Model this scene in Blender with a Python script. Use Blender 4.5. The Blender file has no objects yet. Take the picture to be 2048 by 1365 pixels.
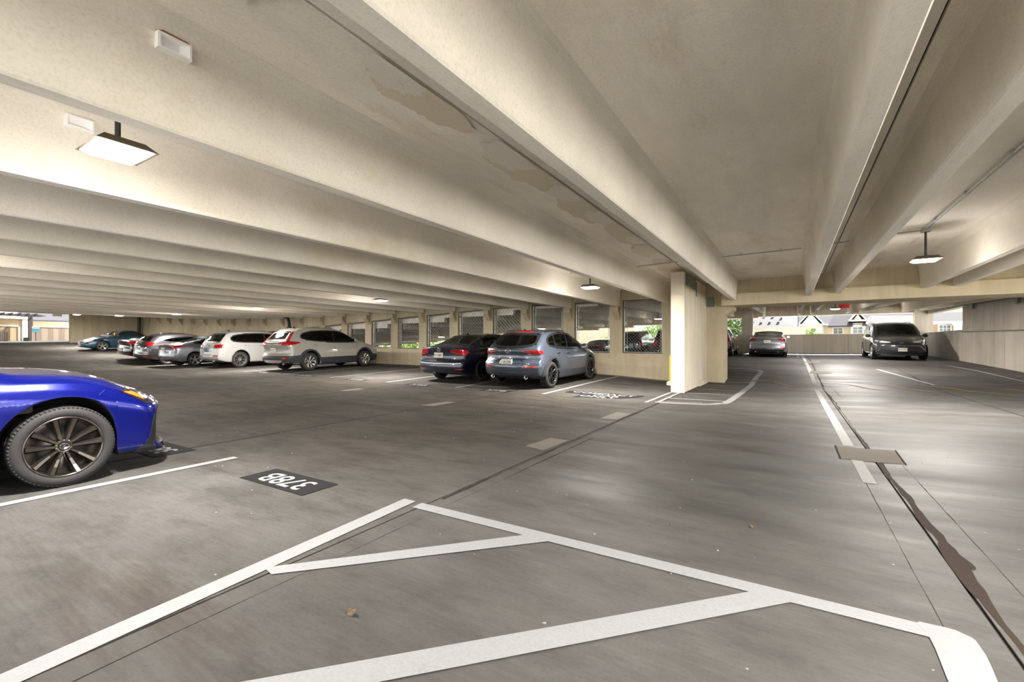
import bpy, math, random
from mathutils import Vector, Matrix
from mathutils.bvhtree import BVHTree
from mathutils.geometry import delaunay_2d_cdt
C = bpy.context
SC = C.scene
COL = SC.collection
PI = math.pi
random.seed(7)

# ------------------------------------------------------------------ camera, sky, exposure
F, TH, EYE = 903.0, math.atan(558 / 903.0), 1.19
cam = bpy.data.cameras.new('camera'); cam_o = bpy.data.objects.new('camera', cam); COL.objects.link(cam_o)
cam.sensor_width = 36; cam.lens = 36 * F / 2048; cam.shift_y = 7.5 / 2048; cam.clip_start = .05; cam.clip_end = 600
cam_o.location = (0, 0, EYE); cam_o.rotation_euler = (PI / 2, 0, TH)
SC.camera = cam_o
w = bpy.data.worlds.new('sky'); SC.world = w; w.use_nodes = True
nt = w.node_tree; nt.nodes.clear()
out = nt.nodes.new('ShaderNodeOutputWorld'); bg = nt.nodes.new('ShaderNodeBackground')
tc = nt.nodes.new('ShaderNodeTexCoord'); sp = nt.nodes.new('ShaderNodeSeparateXYZ'); cr = nt.nodes.new('ShaderNodeValToRGB')
cr.color_ramp.elements[0].position = 0.0; cr.color_ramp.elements[0].color = (.30, .30, .29, 1)
cr.color_ramp.elements[1].position = 1.0; cr.color_ramp.elements[1].color = (.70, .84, 1, 1)
for p_, c_ in ((.49, (.5, .5, .48, 1)), (.51, (1, 1, 1, 1)), (.62, (.95, .98, 1, 1))):
    e = cr.color_ramp.elements.new(p_); e.color = c_
mp = nt.nodes.new('ShaderNodeMapRange'); mp.inputs[1].default_value = -1; mp.inputs[2].default_value = 1
nt.links.new(tc.outputs['Generated'], sp.inputs[0]); nt.links.new(sp.outputs[2], mp.inputs[0]); nt.links.new(mp.outputs[0], cr.inputs[0])
nt.links.new(cr.outputs[0], bg.inputs[0]); bg.inputs[1].default_value = 1.3
nt.links.new(bg.outputs[0], out.inputs[0])
SC.view_settings.view_transform = 'Standard'; SC.view_settings.look = 'None'
SC.view_settings.exposure = 1.30; SC.view_settings.gamma = 1; SC.view_settings.use_curve_mapping = False
SC.cycles.use_denoising = True
SC.cycles.max_bounces = 9; SC.cycles.diffuse_bounces = 6; SC.cycles.glossy_bounces = 3; SC.cycles.transmission_bounces = 4
SC.cycles.transparent_max_bounces = 12; SC.cycles.sample_clamp_indirect = 6; SC.cycles.caustics_reflective = False; SC.cycles.caustics_refractive = False
LAMP_W = 212.0
sun = bpy.data.lights.new('sun', 'SUN'); sun.energy = 15; sun.angle = math.radians(4); sun.color = (1, .96, .90)
sun_o = bpy.data.objects.new('sun', sun); COL.objects.link(sun_o)
sun_o.rotation_euler = Vector((.38, 1.0, 1.1)).to_track_quat('Z', 'Y').to_euler()

# ------------------------------------------------------------------ materials
def srgb(r, g, b):
    f = lambda v: v / 12.92 / 255 if v <= 10 else ((v / 255 + .055) / 1.055) ** 2.4
    return (f(r), f(g), f(b), 1)
def newmat(name):
    m = bpy.data.materials.new(name); m.use_nodes = True
    return m, m.node_tree, m.node_tree.nodes['Principled BSDF']
def simple(name, col, rough=.5, metal=0, coat=0, spec=.5, emit=0, bump=0):
    m, t, b = newmat(name)
    b.inputs['Base Color'].default_value = col; b.inputs['Roughness'].default_value = rough
    b.inputs['Metallic'].default_value = metal; b.inputs['Coat Weight'].default_value = coat
    b.inputs['Specular IOR Level'].default_value = spec
    if coat: b.inputs['Coat Roughness'].default_value = .04
    if emit:
        b.inputs['Emission Color'].default_value = col; b.inputs['Emission Strength'].default_value = emit
    n = t.nodes.new('ShaderNodeTexNoise'); n.inputs['Scale'].default_value = 35
    mr = t.nodes.new('ShaderNodeMapRange'); mr.inputs[3].default_value = max(0, rough - .04); mr.inputs[4].default_value = min(1, rough + .06)
    t.links.new(n.outputs[0], mr.inputs[0]); t.links.new(mr.outputs[0], b.inputs['Roughness'])
    if bump:
        bp = t.nodes.new('ShaderNodeBump'); bp.inputs['Strength'].default_value = bump; bp.inputs['Distance'].default_value = .005
        t.links.new(n.outputs[0], bp.inputs['Height']); t.links.new(bp.outputs[0], b.inputs['Normal'])
    return m
def _noise(t, src, scale, detail=4, rough=.6, sc3=(1, 1, 1), loc=(0, 0, 0)):
    mp = t.nodes.new('ShaderNodeMapping'); mp.inputs['Scale'].default_value = sc3; mp.inputs['Location'].default_value = loc
    n = t.nodes.new('ShaderNodeTexNoise'); n.inputs['Scale'].default_value = scale; n.inputs['Detail'].default_value = detail; n.inputs['Roughness'].default_value = rough
    t.links.new(src, mp.inputs[0]); t.links.new(mp.outputs[0], n.inputs['Vector'])
    return n.outputs[0]
def _ramp(t, src, stops):
    r = t.nodes.new('ShaderNodeValToRGB')
    while len(r.color_ramp.elements) > 1: r.color_ramp.elements.remove(r.color_ramp.elements[-1])
    r.color_ramp.elements[0].position = stops[0][0]; r.color_ramp.elements[0].color = stops[0][1]
    for p, c in stops[1:]:
        e = r.color_ramp.elements.new(p); e.color = c
    t.links.new(src, r.inputs[0]); return r.outputs[0]
def _mix(t, fac, a, b, mode='MIX'):
    m = t.nodes.new('ShaderNodeMix'); m.data_type = 'RGBA'; m.blend_type = mode
    if isinstance(fac, (int, float)): m.inputs[0].default_value = fac
    else: t.links.new(fac, m.inputs[0])
    for i, v in ((6, a), (7, b)):
        if isinstance(v, tuple): m.inputs[i].default_value = v
        else: t.links.new(v, m.inputs[i])
    return m.outputs[2]
def g(v): return (v, v, v, 1)
def concrete(name, c1, c2, streak=(1, 1, 1), rough=(.7, .9), stain=None, bump=.25, fine=None, white=0):
    m, t, b = newmat(name)
    pos = t.nodes.new('ShaderNodeNewGeometry').outputs['Position']
    big = _noise(t, pos, .55, 5, .62)
    col = _ramp(t, big, [(.30, c1), (.70, c2)])
    st = _noise(t, pos, 1.6, 5, .6, streak, (3, 1, 7))
    col = _mix(t, .8, col, _ramp(t, st, [(.30, g(.80)), (.72, g(1.12))]), 'MULTIPLY')
    if stain:
        s2 = _noise(t, pos, 1.3, 6, .7, streak, (11, 5, 2))
        col = _mix(t, _ramp(t, s2, [(.58, g(0)), (.72, g(.75))]), col, stain)
    if white:
        s3 = _noise(t, pos, 2.2, 6, .75, (1, 1, 1), (1, 8, 3))
        col = _mix(t, _ramp(t, s3, [(.63, g(0)), (.70, g(white))]), col, (.62, .60, .56, 1))
    if fine:
        fs = _noise(t, pos, fine[0], 2, .5, fine[1])
        col = _mix(t, fine[2], col, _ramp(t, fs, [(.35, g(.82)), (.65, g(1.12))]), 'MULTIPLY')
    if name == 'floor_concrete':
        blot = _noise(t, pos, 2.6, 7, .72, (.5, 1.2, 1), (2, 9, 4))
        col = _mix(t, .85, col, _ramp(t, blot, [(.34, g(.68)), (.5, g(1.0)), (.66, g(1.24))]), 'MULTIPLY')
        sx = t.nodes.new('ShaderNodeSeparateXYZ'); t.links.new(pos, sx.inputs[0])
        yb_ = t.nodes.new('ShaderNodeMapRange'); yb_.inputs[1].default_value = 2; yb_.inputs[2].default_value = 12; t.links.new(sx.outputs[1], yb_.inputs[0])
        xb_ = t.nodes.new('ShaderNodeMapRange'); xb_.inputs[1].default_value = 0; xb_.inputs[2].default_value = -4; t.links.new(sx.outputs[0], xb_.inputs[0])
        mk = _ramp(t, yb_.outputs[0], [(.0, g(0)), (.25, g(1)), (.65, g(1)), (.85, g(.3))])
        mk = _mix(t, 1.0, mk, xb_.outputs[0], 'MULTIPLY')
        col = _mix(t, mk, col, _mix(t, 1.0, col, (.80, .73, .64, 1), 'MULTIPLY'))
    sp_ = _noise(t, pos, 55, 3, .6)
    col = _mix(t, .6, col, _ramp(t, sp_, [(.28, g(.82)), (.5, g(1.0)), (.8, g(1.08))]), 'MULTIPLY')
    t.links.new(col, b.inputs['Base Color'])
    rr = t.nodes.new('ShaderNodeMapRange'); rr.inputs[1].default_value = .3; rr.inputs[2].default_value = .7
    rr.inputs[3].default_value = rough[0]; rr.inputs[4].default_value = rough[1]
    t.links.new(st, rr.inputs[0]); t.links.new(rr.outputs[0], b.inputs['Roughness'])
    if name == 'floor_concrete':      # the drive lane on the right is worn smooth, the rest is matt
        pl = t.nodes.new('ShaderNodeMapRange'); pl.inputs[1].default_value = -3.2; pl.inputs[2].default_value = -1.0; pl.inputs[3].default_value = .06; pl.inputs[4].default_value = .17
        t.links.new(sx.outputs[0], pl.inputs[0]); t.links.new(pl.outputs[0], b.inputs['Specular IOR Level'])
        pr_ = t.nodes.new('ShaderNodeMapRange'); pr_.inputs[1].default_value = -3.2; pr_.inputs[2].default_value = -1.0; pr_.inputs[3].default_value = .28; pr_.inputs[4].default_value = -.05
        ad = t.nodes.new('ShaderNodeMath'); ad.operation = 'ADD'; ad.use_clamp = True
        t.links.new(sx.outputs[0], pr_.inputs[0]); t.links.new(rr.outputs[0], ad.inputs[0]); t.links.new(pr_.outputs[0], ad.inputs[1]); t.links.new(ad.outputs[0], b.inputs['Roughness'])
    bp = t.nodes.new('ShaderNodeBump'); bp.inputs['Strength'].default_value = bump; bp.inputs['Distance'].default_value = .004
    t.links.new(fs if fine else sp_, bp.inputs['Height']); t.links.new(bp.outputs[0], b.inputs['Normal'])
    return m
M = {}
M['floor'] = concrete('floor_concrete', srgb(83, 82, 80), srgb(67, 65, 62), (.16, 1.1, 1), (.50, .75), stain=srgb(57, 51, 45), bump=.15, fine=(60, (.06, 1, 1), .32))
M['ceil'] = concrete('ceiling_concrete', srgb(246, 240, 230), srgb(236, 228, 215), (1, .25, 1), (.8, .95), stain=srgb(208, 193, 164), bump=.15, white=.35)
M['stem'] = concrete('stem_concrete', srgb(234, 228, 217), srgb(223, 216, 202), (2.2, .35, .5), (.75, .95), stain=srgb(216, 203, 178), bump=.15)
M['wall'] = concrete('wall_concrete', srgb(204, 192, 165), srgb(186, 173, 145), (2.2, 2.2, .18), (.8, .95), stain=srgb(160, 148, 124), bump=.15)
M['wallr'] = concrete('parapet_concrete', srgb(222, 213, 198), srgb(204, 195, 180), (2.6, 2.6, .12), (.8, .95), stain=srgb(158, 149, 136), bump=.15)
M['shear'] = concrete('pier_concrete', srgb(218, 210, 192), srgb(204, 195, 176), (2.2, 2.2, .3), (.8, .95), bump=.12)
M['wallw'] = concrete('window_wall_concrete', srgb(182, 171, 146), srgb(164, 152, 126), (2.2, 2.2, .18), (.8, .95), stain=srgb(140, 129, 107), bump=.15)
M['wallrr'] = concrete('right_wall_concrete', srgb(186, 179, 167), srgb(164, 157, 146), (2.6, 2.6, .12), (.8, .95), stain=srgb(128, 121, 110), bump=.15)
M['patch'] = concrete('patch_concrete', srgb(102, 95, 84), srgb(90, 84, 75), (1, 1, 1), (.85, .95))
M['joint'] = simple('joint_sealant', srgb(40, 36, 32), .8, spec=.1)
M['groove'] = simple('tooled_groove', srgb(44, 40, 36), .9, spec=.08)
M['steel'] = simple('galvanised_steel', srgb(170, 172, 170), .4, .8)
M['dsteel'] = simple('dark_steel', srgb(60, 62, 60), .5, .5)
M['wire'] = simple('chain_wire', srgb(150, 152, 148), .45, .6)
M['plate'] = simple('green_grey_painted_steel', srgb(96, 106, 102), .5)
M['whiteplastic'] = simple('white_plastic', srgb(225, 222, 214), .45)
M['whitepocket'] = simple('glossy_white_plastic', srgb(250, 250, 250), .3)
M['rust'] = simple('rust_stain', srgb(150, 100, 60), .9)
M['yellow'] = simple('yellow_paint', srgb(225, 190, 30), .45)
M['red'] = simple('red_plastic', srgb(205, 40, 25), .4)
M['blackpaint'] = simple('black_road_paint', srgb(32, 32, 33), .9, spec=.1)
def paint(name, c, wear=.5):
    m, t, b = newmat(name)
    pos = t.nodes.new('ShaderNodeNewGeometry').outputs['Position']
    n = _noise(t, pos, 9, 6, .75)
    n2 = _noise(t, pos, 70, 3, .7)
    col = _mix(t, _ramp(t, n, [(.62, g(0)), (.72, g(wear))]), c, srgb(80, 77, 73))
    col = _mix(t, .7, col, _ramp(t, n2, [(.3, g(.86)), (.6, g(1.02))]), 'MULTIPLY')
    t.links.new(col, b.inputs['Base Color']); b.inputs['Roughness'].default_value = .7; b.inputs['Specular IOR Level'].default_value = .2
    bp = t.nodes.new('ShaderNodeBump'); bp.inputs['Strength'].default_value = .3; bp.inputs['Distance'].default_value = .003
    t.links.new(n2, bp.inputs['Height']); t.links.new(bp.outputs[0], b.inputs['Normal'])
    return m
M['white'] = paint('white_road_paint', srgb(134, 135, 136), .35)
M['oldwhite'] = paint('worn_white_road_paint', srgb(108, 107, 104), .9)
M['laneline'] = paint('lane_white_paint', srgb(150, 150, 148), .9)
M['yelline'] = paint('yellow_road_paint', srgb(150, 112, 44), .9)
# ------------------------------------------------------------------ mesh helpers
class MB:
    def __init__(s): s.v = []; s.f = []; s.m = []
    def add(s, vs, fs, mi=0):
        o = len(s.v); s.v += [tuple(v) for v in vs]; s.f += [tuple(i + o for i in f) for f in fs]; s.m += [mi] * len(fs)
    def box(s, x0, x1, y0, y1, z0, z1, mi=0):
        s.add([(x0, y0, z0), (x1, y0, z0), (x1, y1, z0), (x0, y1, z0), (x0, y0, z1), (x1, y0, z1), (x1, y1, z1), (x0, y1, z1)],
              [(0, 3, 2, 1), (4, 5, 6, 7), (0, 1, 5, 4), (1, 2, 6, 5), (2, 3, 7, 6), (3, 0, 4, 7)], mi)
    def prism(s, poly, a, b, axis='y', mi=0):
        """poly of 2D points extruded from a to b along axis"""
        n = len(poly)
        def P(p, t):
            return {'y': (p[0], t, p[1]), 'x': (t, p[0], p[1]), 'z': (p[0], p[1], t)}[axis]
        s.add([P(p, a) for p in poly] + [P(p, b) for p in poly],
              [tuple(range(n))[::-1], tuple(range(n, 2 * n))] + [(i, (i + 1) % n, n + (i + 1) % n, n + i) for i in range(n)], mi)
    def tube(s, pts, r, n=8, mi=0, caps=True):
        pts = [Vector(p) for p in pts]; o = len(s.v); prev = None
        for i, p in enumerate(pts):
            d = (pts[min(i + 1, len(pts) - 1)] - pts[max(i - 1, 0)]).normalized()
            a = d.cross(Vector((0, 0, 1)) if abs(d.z) < .9 else Vector((1, 0, 0))).normalized(); b_ = d.cross(a).normalized()
            rr = r[i] if isinstance(r, (list, tuple)) else r
            for k in range(n):
                t = 2 * PI * k / n; s.v.append(tuple(p + a * rr * math.cos(t) + b_ * rr * math.sin(t)))
        for i in range(len(pts) - 1):
            for k in range(n):
                s.f.append((o + i * n + k, o + i * n + (k + 1) % n, o + (i + 1) * n + (k + 1) % n, o + (i + 1) * n + k)); s.m.append(mi)
        if caps:
            s.f.append(tuple(o + k for k in range(n))[::-1]); s.m.append(mi)
            s.f.append(tuple(o + (len(pts) - 1) * n + k for k in range(n))); s.m.append(mi)
    def lathe(s, prof, n=32, axis='x', mi=0, c=(0, 0, 0)):
        """prof: (r, t) pairs, t along axis"""
        o = len(s.v)
        for r, t in prof:
            for k in range(n):
                a = 2 * PI * k / n; u, v = r * math.cos(a), r * math.sin(a)
                p = {'x': (t, u, v), 'z': (u, v, t), 'y': (u, t, v)}[axis]
                s.v.append((p[0] + c[0], p[1] + c[1], p[2] + c[2]))
        for i in range(len(prof) - 1):
            for k in range(n):
                s.f.append((o + i * n + k, o + i * n + (k + 1) % n, o + (i + 1) * n + (k + 1) % n, o + (i + 1) * n + k)); s.m.append(mi)
    def mesh(s, name, mats, smooth=False):
        me = bpy.data.meshes.new(name); me.from_pydata(s.v, [], s.f)
        for m in (mats if isinstance(mats, (list, tuple)) else [mats]): me.materials.append(m)
        if isinstance(mats, (list, tuple)) and len(mats) > 1: me.polygons.foreach_set('material_index', s.m)
        if smooth: me.polygons.foreach_set('use_smooth', [True] * len(me.polygons))
        me.update(); return me
    def obj(s, name, mats, parent=None, smooth=False, **kw):
        return link(name, s.mesh(name, mats, smooth), parent, **kw)
def link(name, me, parent=None, loc=None, rot=None, label=None, cat=None, group=None, kind=None):
    o = bpy.data.objects.new(name, me); COL.objects.link(o)
    if parent: o.parent = parent
    if loc: o.location = loc
    if rot: o.rotation_euler = rot
    if label: o['label'] = label
    if cat: o['category'] = cat
    if group: o['group'] = group
    if kind: o['kind'] = kind
    return o
def empty(name, loc=(0, 0, 0), rz=0, **kw):
    o = link(name, None, None, loc, (0, 0, rz), **kw); o.empty_display_size = .2; return o
def lerp(t, x):
    if x <= t[0][0]: return t[0][1]
    for (a, b), (p, q) in zip(t, t[1:]):
        if x <= p: return b + (q - b) * (x - a) / (p - a)
    return t[-1][1]
def smooth_tab(tab, x):
    """monotone-ish cubic interpolation of a table"""
    n = len(tab)
    if x <= tab[0][0]: return tab[0][1]
    if x >= tab[-1][0]: return tab[-1][1]
    for i in range(n - 1):
        x0, y0 = tab[i]; x1, y1 = tab[i + 1]
        if x <= x1:
            h = x1 - x0; d = (y1 - y0) / h
            def slope(j):
                if j == 0 or j == n - 1: return None
                a = (tab[j][1] - tab[j - 1][1]) / (tab[j][0] - tab[j - 1][0]); b = (tab[j + 1][1] - tab[j][1]) / (tab[j + 1][0] - tab[j][0])
                if a * b <= 0: return 0
                return 2 * a * b / (a + b)
            m0 = slope(i); m1 = slope(i + 1)
            if m0 is None: m0 = d
            if m1 is None: m1 = d
            t = (x - x0) / h
            return (2 * t**3 - 3 * t**2 + 1) * y0 + (t**3 - 2 * t**2 + t) * h * m0 + (-2 * t**3 + 3 * t**2) * y1 + (t**3 - t**2) * h * m1
def sm(a, b, x):
    t = min(1, max(0, (x - a) / (b - a))); return t * t * (3 - 2 * t)
BX = [(-62, 1.5), (-44, 1.27), (-37, .76), (-33, .54), (-29, .30), (-26.5, .15), (-24, .13), (-21, .09), (-17, .12), (-12, .07), (-9, .02), (-6, 0), (-3, 0), (0.75, -.05), (3, .03), (6.3, .05)]
RY = [(15.1, 0), (16, .07), (20.7, .34), (26.6, .5), (28.2, .52), (33.4, .68)]
def G(X, Y):
    m = lerp(BX, X) + (.15 * sm(7, 15, Y) * sm(-3, -6, X))
    if Y <= 15.1: return m
    r = lerp(RY, Y)
    if X < -3.2: r -= .055 * (-3.2 - X)
    r -= .05 * max(0, 1 - abs(X - .75) / 2.5) * (1 if Y < 25 else .5)
    if X > -3.5:
        k = sm(15.1, 16, Y); return m * (1 - k) + r * k
    return r
def inside(p, poly):
    x, y = p; c = False; n = len(poly)
    for i in range(n):
        x1, y1 = poly[i]; x2, y2 = poly[i - 1]
        if (y1 > y) != (y2 > y) and x < (x2 - x1) * (y - y1) / (y2 - y1) + x1: c = not c
    return c
def tess(poly, step):
    pts = []; n = len(poly)
    for i in range(n):
        a, b = poly[i], poly[(i + 1) % n]; L = math.dist(a, b); k = max(1, int(L / step))
        for j in range(k): pts.append((a[0] + (b[0] - a[0]) * j / k, a[1] + (b[1] - a[1]) * j / k))
    nb = len(pts); edges = [(i, (i + 1) % nb) for i in range(nb)]
    x0 = min(p[0] for p in pts); x1 = max(p[0] for p in pts); y0 = min(p[1] for p in pts); y1 = max(p[1] for p in pts)
    bnd = list(pts); y = y0 + step / 2; row = 0
    while y < y1:
        x = x0 + step * (.5 if row % 2 else .25)
        while x < x1:
            if inside((x, y), poly) and min(abs(x - q[0]) + abs(y - q[1]) for q in bnd) > step * .45: pts.append((x, y))
            x += step
        y += step; row += 1
    r = delaunay_2d_cdt([Vector(p) for p in pts], edges, [tuple(range(nb))], 1, 1e-6)
    vs = [tuple(v) for v in r[0]]; fs = []
    for f in r[2]:
        c = (sum(vs[i][0] for i in f) / 3, sum(vs[i][1] for i in f) / 3)
        if inside(c, poly):
            a, b, c2 = (vs[i] for i in f[:3])
            if (b[0] - a[0]) * (c2[1] - a[1]) - (b[1] - a[1]) * (c2[0] - a[0]) < 0: f = f[::-1]
            fs.append(tuple(f))
    return vs, fs
def chaikin(poly, n=2, t=.25):
    for _ in range(n):
        q = []
        for i in range(len(poly)):
            a, b = poly[i], poly[(i + 1) % len(poly)]
            q += [(a[0] + (b[0] - a[0]) * t, a[1] + (b[1] - a[1]) * t), (a[0] + (b[0] - a[0]) * (1 - t), a[1] + (b[1] - a[1]) * (1 - t))]
        poly = q
    return poly
def text_mesh(name, body, size, mat, ext=0.0, bold=0.0):
    cu = bpy.data.curves.new(name, 'FONT'); cu.body = body; cu.size = size; cu.align_x = 'CENTER'; cu.align_y = 'CENTER'; cu.extrude = ext; cu.offset = bold
    cu.resolution_u = 3
    o = bpy.data.objects.new(name, cu); COL.objects.link(o)
    me = bpy.data.meshes.new_from_object(o, depsgraph=C.evaluated_depsgraph_get())
    COL.objects.unlink(o); bpy.data.objects.remove(o)
    me.materials.clear(); me.materials.append(mat)
    return me

# ------------------------------------------------------------------ floor
JM = [5.6, 3.2, .76]                                   # joints between the precast floor units
x = -2.33
while x > -64: JM.append(x); x -= 3.554
JM.append(x)
floor = empty('floor', kind='structure')
def drape_grid(x0, x1, y0, y1, dx, dy, name='floor_panel', edge=.006, kind=None):
    nx = max(1, int((x1 - x0) / dx)); ny = max(1, int((y1 - y0) / dy)); b = MB()
    xs = [x0 + (x1 - x0) * i / nx for i in range(nx + 1)]
    ys = [y0 + (y1 - y0) * i / ny for i in range(ny + 1)]
    vs = [(X, Y, G(X, Y)) for Y in ys for X in xs]
    fs = [(j * (nx + 1) + i, j * (nx + 1) + i + 1, (j + 1) * (nx + 1) + i + 1, (j + 1) * (nx + 1) + i) for j in range(ny) for i in range(nx)]
    b.add(vs, fs)
    for k in (0, nx):                                  # panel sides: the joint has depth
        o = [(xs[k], Y, G(xs[k], Y)) for Y in ys]; q = [(X, Y, Z - .06) for X, Y, Z in o]; n = len(o)
        b.add(o + q, [((i, i + 1, n + i + 1, n + i) if k else (i + 1, i, n + i, n + i + 1)) for i in range(n - 1)])
    for k in (0, ny):
        o = [(X, ys[k], G(X, ys[k])) for X in xs]; q = [(X, Y, Z - .06) for X, Y, Z in o]; n = len(o)
        b.add(o + q, [((i + 1, i, n + i, n + i + 1) if k else (i, i + 1, n + i + 1, n + i)) for i in range(n - 1)])
    return b.obj(name, M['floor'], floor)
xs = [8.5] + JM
for a, b_ in zip(xs, xs[1:]):
    far = b_ < -30
    drape_grid(b_ + .008, a - .008, -3.3, 15.075, .6, .75)
    if b_ > -2.5:
        drape_grid(b_ + .008, a - .008, 15.095, 33.5, .6, .3)
    elif b_ > -50:
        drape_grid(b_ + .008, a - .008, 15.4, 33.5, .6, .9)
# small flat piece beside the pier so that floor closes under the wall
def strip(x0, x1, y0, y1, mat, name, dz, parent=floor, step=.3, **kw):
    """flat strip draped on the floor"""
    return drape([(x0, y0), (x1, y0), (x1, y1), (x0, y1)], mat, name, dz, parent, step, **kw)
def drape(poly, mat, name, dz=.004, parent=floor, step=.25, **kw):
    vs, fs = tess(poly, step)
    b = MB(); b.add([(x, y, G(x, y) + dz) for x, y in vs], fs)
    n = len(poly)
    return b.obj(name, mat, parent, **kw)
# sealant in the joints (recessed)
for j in JM:
    if j < -30: continue
    b = MB()
    for y0, y1 in ((-3.3, 15.08), (15.09, 33.5)):
        if y0 > 10 and j < -2.5: continue
        n = int((y1 - y0) / .3); L = [(j - .012, y0 + (y1 - y0) * i / n) for i in range(n + 1)]; R = [(j + .012, p[1]) for p in L]
        vs = [(p[0], p[1], G(*p) - .010) for p in L + R]; b.add(vs, [(i, n + 1 + i, n + 2 + i, i + 1) for i in range(n)])
    b.obj('joint_sealant', M['joint'], floor, label='dark sealant strip in a floor joint')
strip(-2.2, 6.2, 15.072, 15.098, M['joint'], 'joint_sealant', -.01)
# water stain and tooled edges along the wandering right-hand joint
M['stainj'] = simple('wet_brown_stain', srgb(52, 44, 38), .8, spec=.1)
def wander(x0, amp, y0, y1, wid, seed, name, mat, dz, label=None):
    rnd = random.Random(seed); n = int((y1 - y0) / .11); L, R = [], []; dx = 0; ww = wid
    for i in range(n + 1):
        Y = y0 + (y1 - y0) * i / n; dx = dx * .86 + rnd.uniform(-amp, amp); ww = max(wid * .25, min(wid * 2.2, ww + rnd.uniform(-wid, wid) * .35))
        L.append((x0 + dx - ww, Y)); R.append((x0 + dx + ww, Y))
    b = MB(); vs = [(p[0], p[1], G(*p) + dz) for p in L + R]; b.add(vs, [(i, n + 1 + i, n + 2 + i, i + 1) for i in range(n)])
    return b.obj(name, mat, floor, label=label)
wander(.785, .011, .3, 15.0, .016, 3, 'water_stain', M['stainj'], .0015, 'ragged brown water stain along the right floor joint')
wander(.77, .010, 15.2, 29, .014, 5, 'water_stain', M['stainj'], .0015)
drape(chaikin([(.76, 3.02), (.80, 3.15), (.79, 3.42), (.885, 3.44), (.84, 3.66), (.79, 3.88), (.75, 3.6)], 2), M['stainj'], 'water_stain', .0022, step=.06, label='wide brown puddle stain at the right joint')
drape(chaikin([(.75, 2.2), (.82, 2.12), (.86, 2.3), (.82, 2.5), (.77, 2.58)], 2), M['stainj'], 'water_stain', .0022, step=.06)
for dx in (-.20, .20):
    wander(.77 + dx, .0015, .3, 6.0, .0035, 9, 'tooled_groove', M['groove'], .001)
wander(.77 - .20, .0015, 6.9, 15.0, .004, 9, 'tooled_groove', M['groove'], .001)
wander(-2.30, .003, 2.7, 15.0, .012, 21, 'tooled_groove', M['groove'], .0012)
wander(-2.18, .004, .2, 5.5, .004, 23, 'tooled_groove', M['groove'], .0012)
wander(3.2, .003, 2.7, 22.0, .010, 33, 'tooled_groove', M['groove'], .0012)
for j in JM[4:9]: wander(j, .003, -3, 15.0, .012, int(-j * 10), 'tooled_groove', M['groove'], .0012)
# hairline cracks round the pier
for p, q in (((-2.3, 11.75), (-2.0, 10.35)), ((-2.24, 11.75), (-1.75, 10.5)), ((-2.55, 11.6), (-2.9, 11.9)), ((-4.9, 10.9), (-3.0, 13.2))):
    d = Vector((q[0] - p[0], q[1] - p[1])).normalized(); nrm = (-d.y * .008, d.x * .008)
    drape([(p[0] + nrm[0], p[1] + nrm[1]), (q[0], q[1]), (p[0] - nrm[0], p[1] - nrm[1])], M['groove'], 'floor_crack', .0012)
# repair patches
for poly, lb in (([(.47, 6.78), (1.02, 6.78), (.99, 6.06), (.46, 6.03)], 'brownish square concrete patch across the right joint'),
              ([(-2.66, 4.6), (-2.62, 5.17), (-2.36, 5.17), (-2.38, 4.52)], 'pale concrete patch beside the middle joint, nearer one'),
              ([(-2.64, 6.95), (-2.62, 7.76), (-2.36, 7.76), (-2.36, 6.98)], 'pale concrete patch beside the middle joint, farther one'),
              ([(-6.2, 6.6), (-6.1, 7.3), (-5.88, 7.3), (-5.88, 6.6)], None), ([(-9.7, 7.4), (-9.7, 8.0), (-9.45, 8.0), (-9.45, 7.4)], None),
              ([(.55, 18.8), (.62, 19.8), (1.2, 19.8), (1.15, 18.9)], None), ([(.5, 24), (.55, 25.2), (1.1, 25.2), (1.1, 24.2)], None)):
    drape(poly, M['patch'], 'repair_patch', .0028, step=.2, label=lb)
for a, b_ in (((.46, 6.8), (.455, 6.02)), ((1.03, 6.8), (1.0, 6.03))):
    drape([(a[0] - .008, a[1]), (a[0] + .008, a[1]), (b_[0] + .008, b_[1]), (b_[0] - .008, b_[1])], M['groove'], 'tooled_groove', .0035)

# ---- painted lines
def pline(p, q, wd, mat='white', dz=.004, label=None, sq=True):
    d = Vector((q[0] - p[0], q[1] - p[1])); d.normalize(); n = Vector((-d.y, d.x)) * wd / 2
    return drape([(p[0] + n.x, p[1] + n.y), (p[0] - n.x, p[1] - n.y), (q[0] - n.x, q[1] - n.y), (q[0] + n.x, q[1] + n.y)], M[mat], 'painted_line', dz, step=.4, label=label)
SX = [-4.98 - 2.62 * k for k in range(0, 15)]
for k, X in enumerate(SX):
    pline((X, -3.0), (X, 2.52), .10, 'white', label='white stall line beside the blue car' if k == 0 else None)
for k, X in enumerate(SX):
    pline((X, 9.45 + .0 * k), (X, 14.95), .10, 'white' if k < 9 else 'oldwhite', label='white stall line beside the grey crossover' if k == 0 else None)
pline((-2.372, .30), (-2.49, 2.54), .115, label='white edge line of the hatched bay running along the middle joint')
pline((-2.37, 2.49), (.60, 2.60), .105, label='long white front edge line of the hatched bay')
drape(chaikin([(.47, 2.66), (.60, 2.67), (.655, 2.63), (.66, 2.5), (.60, 1.9), (.60, 1.2), (.47, 1.2), (.48, 2.0), (.50, 2.52)], 1, .12), M['white'], 'painted_line', .0048, label='white right edge line of the hatched bay')
drape([(-2.40, 1.36), (-2.30, 1.34), (-1.26, 2.49), (-1.43, 2.49)], M['white'], 'painted_line', .0044, label='diagonal hatch line, farther one')
drape([(-2.40, .05), (-2.22, .05), (.02, 2.55), (-.15, 2.55)], M['white'], 'painted_line', .0044, label='diagonal hatch line, nearer one')
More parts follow.
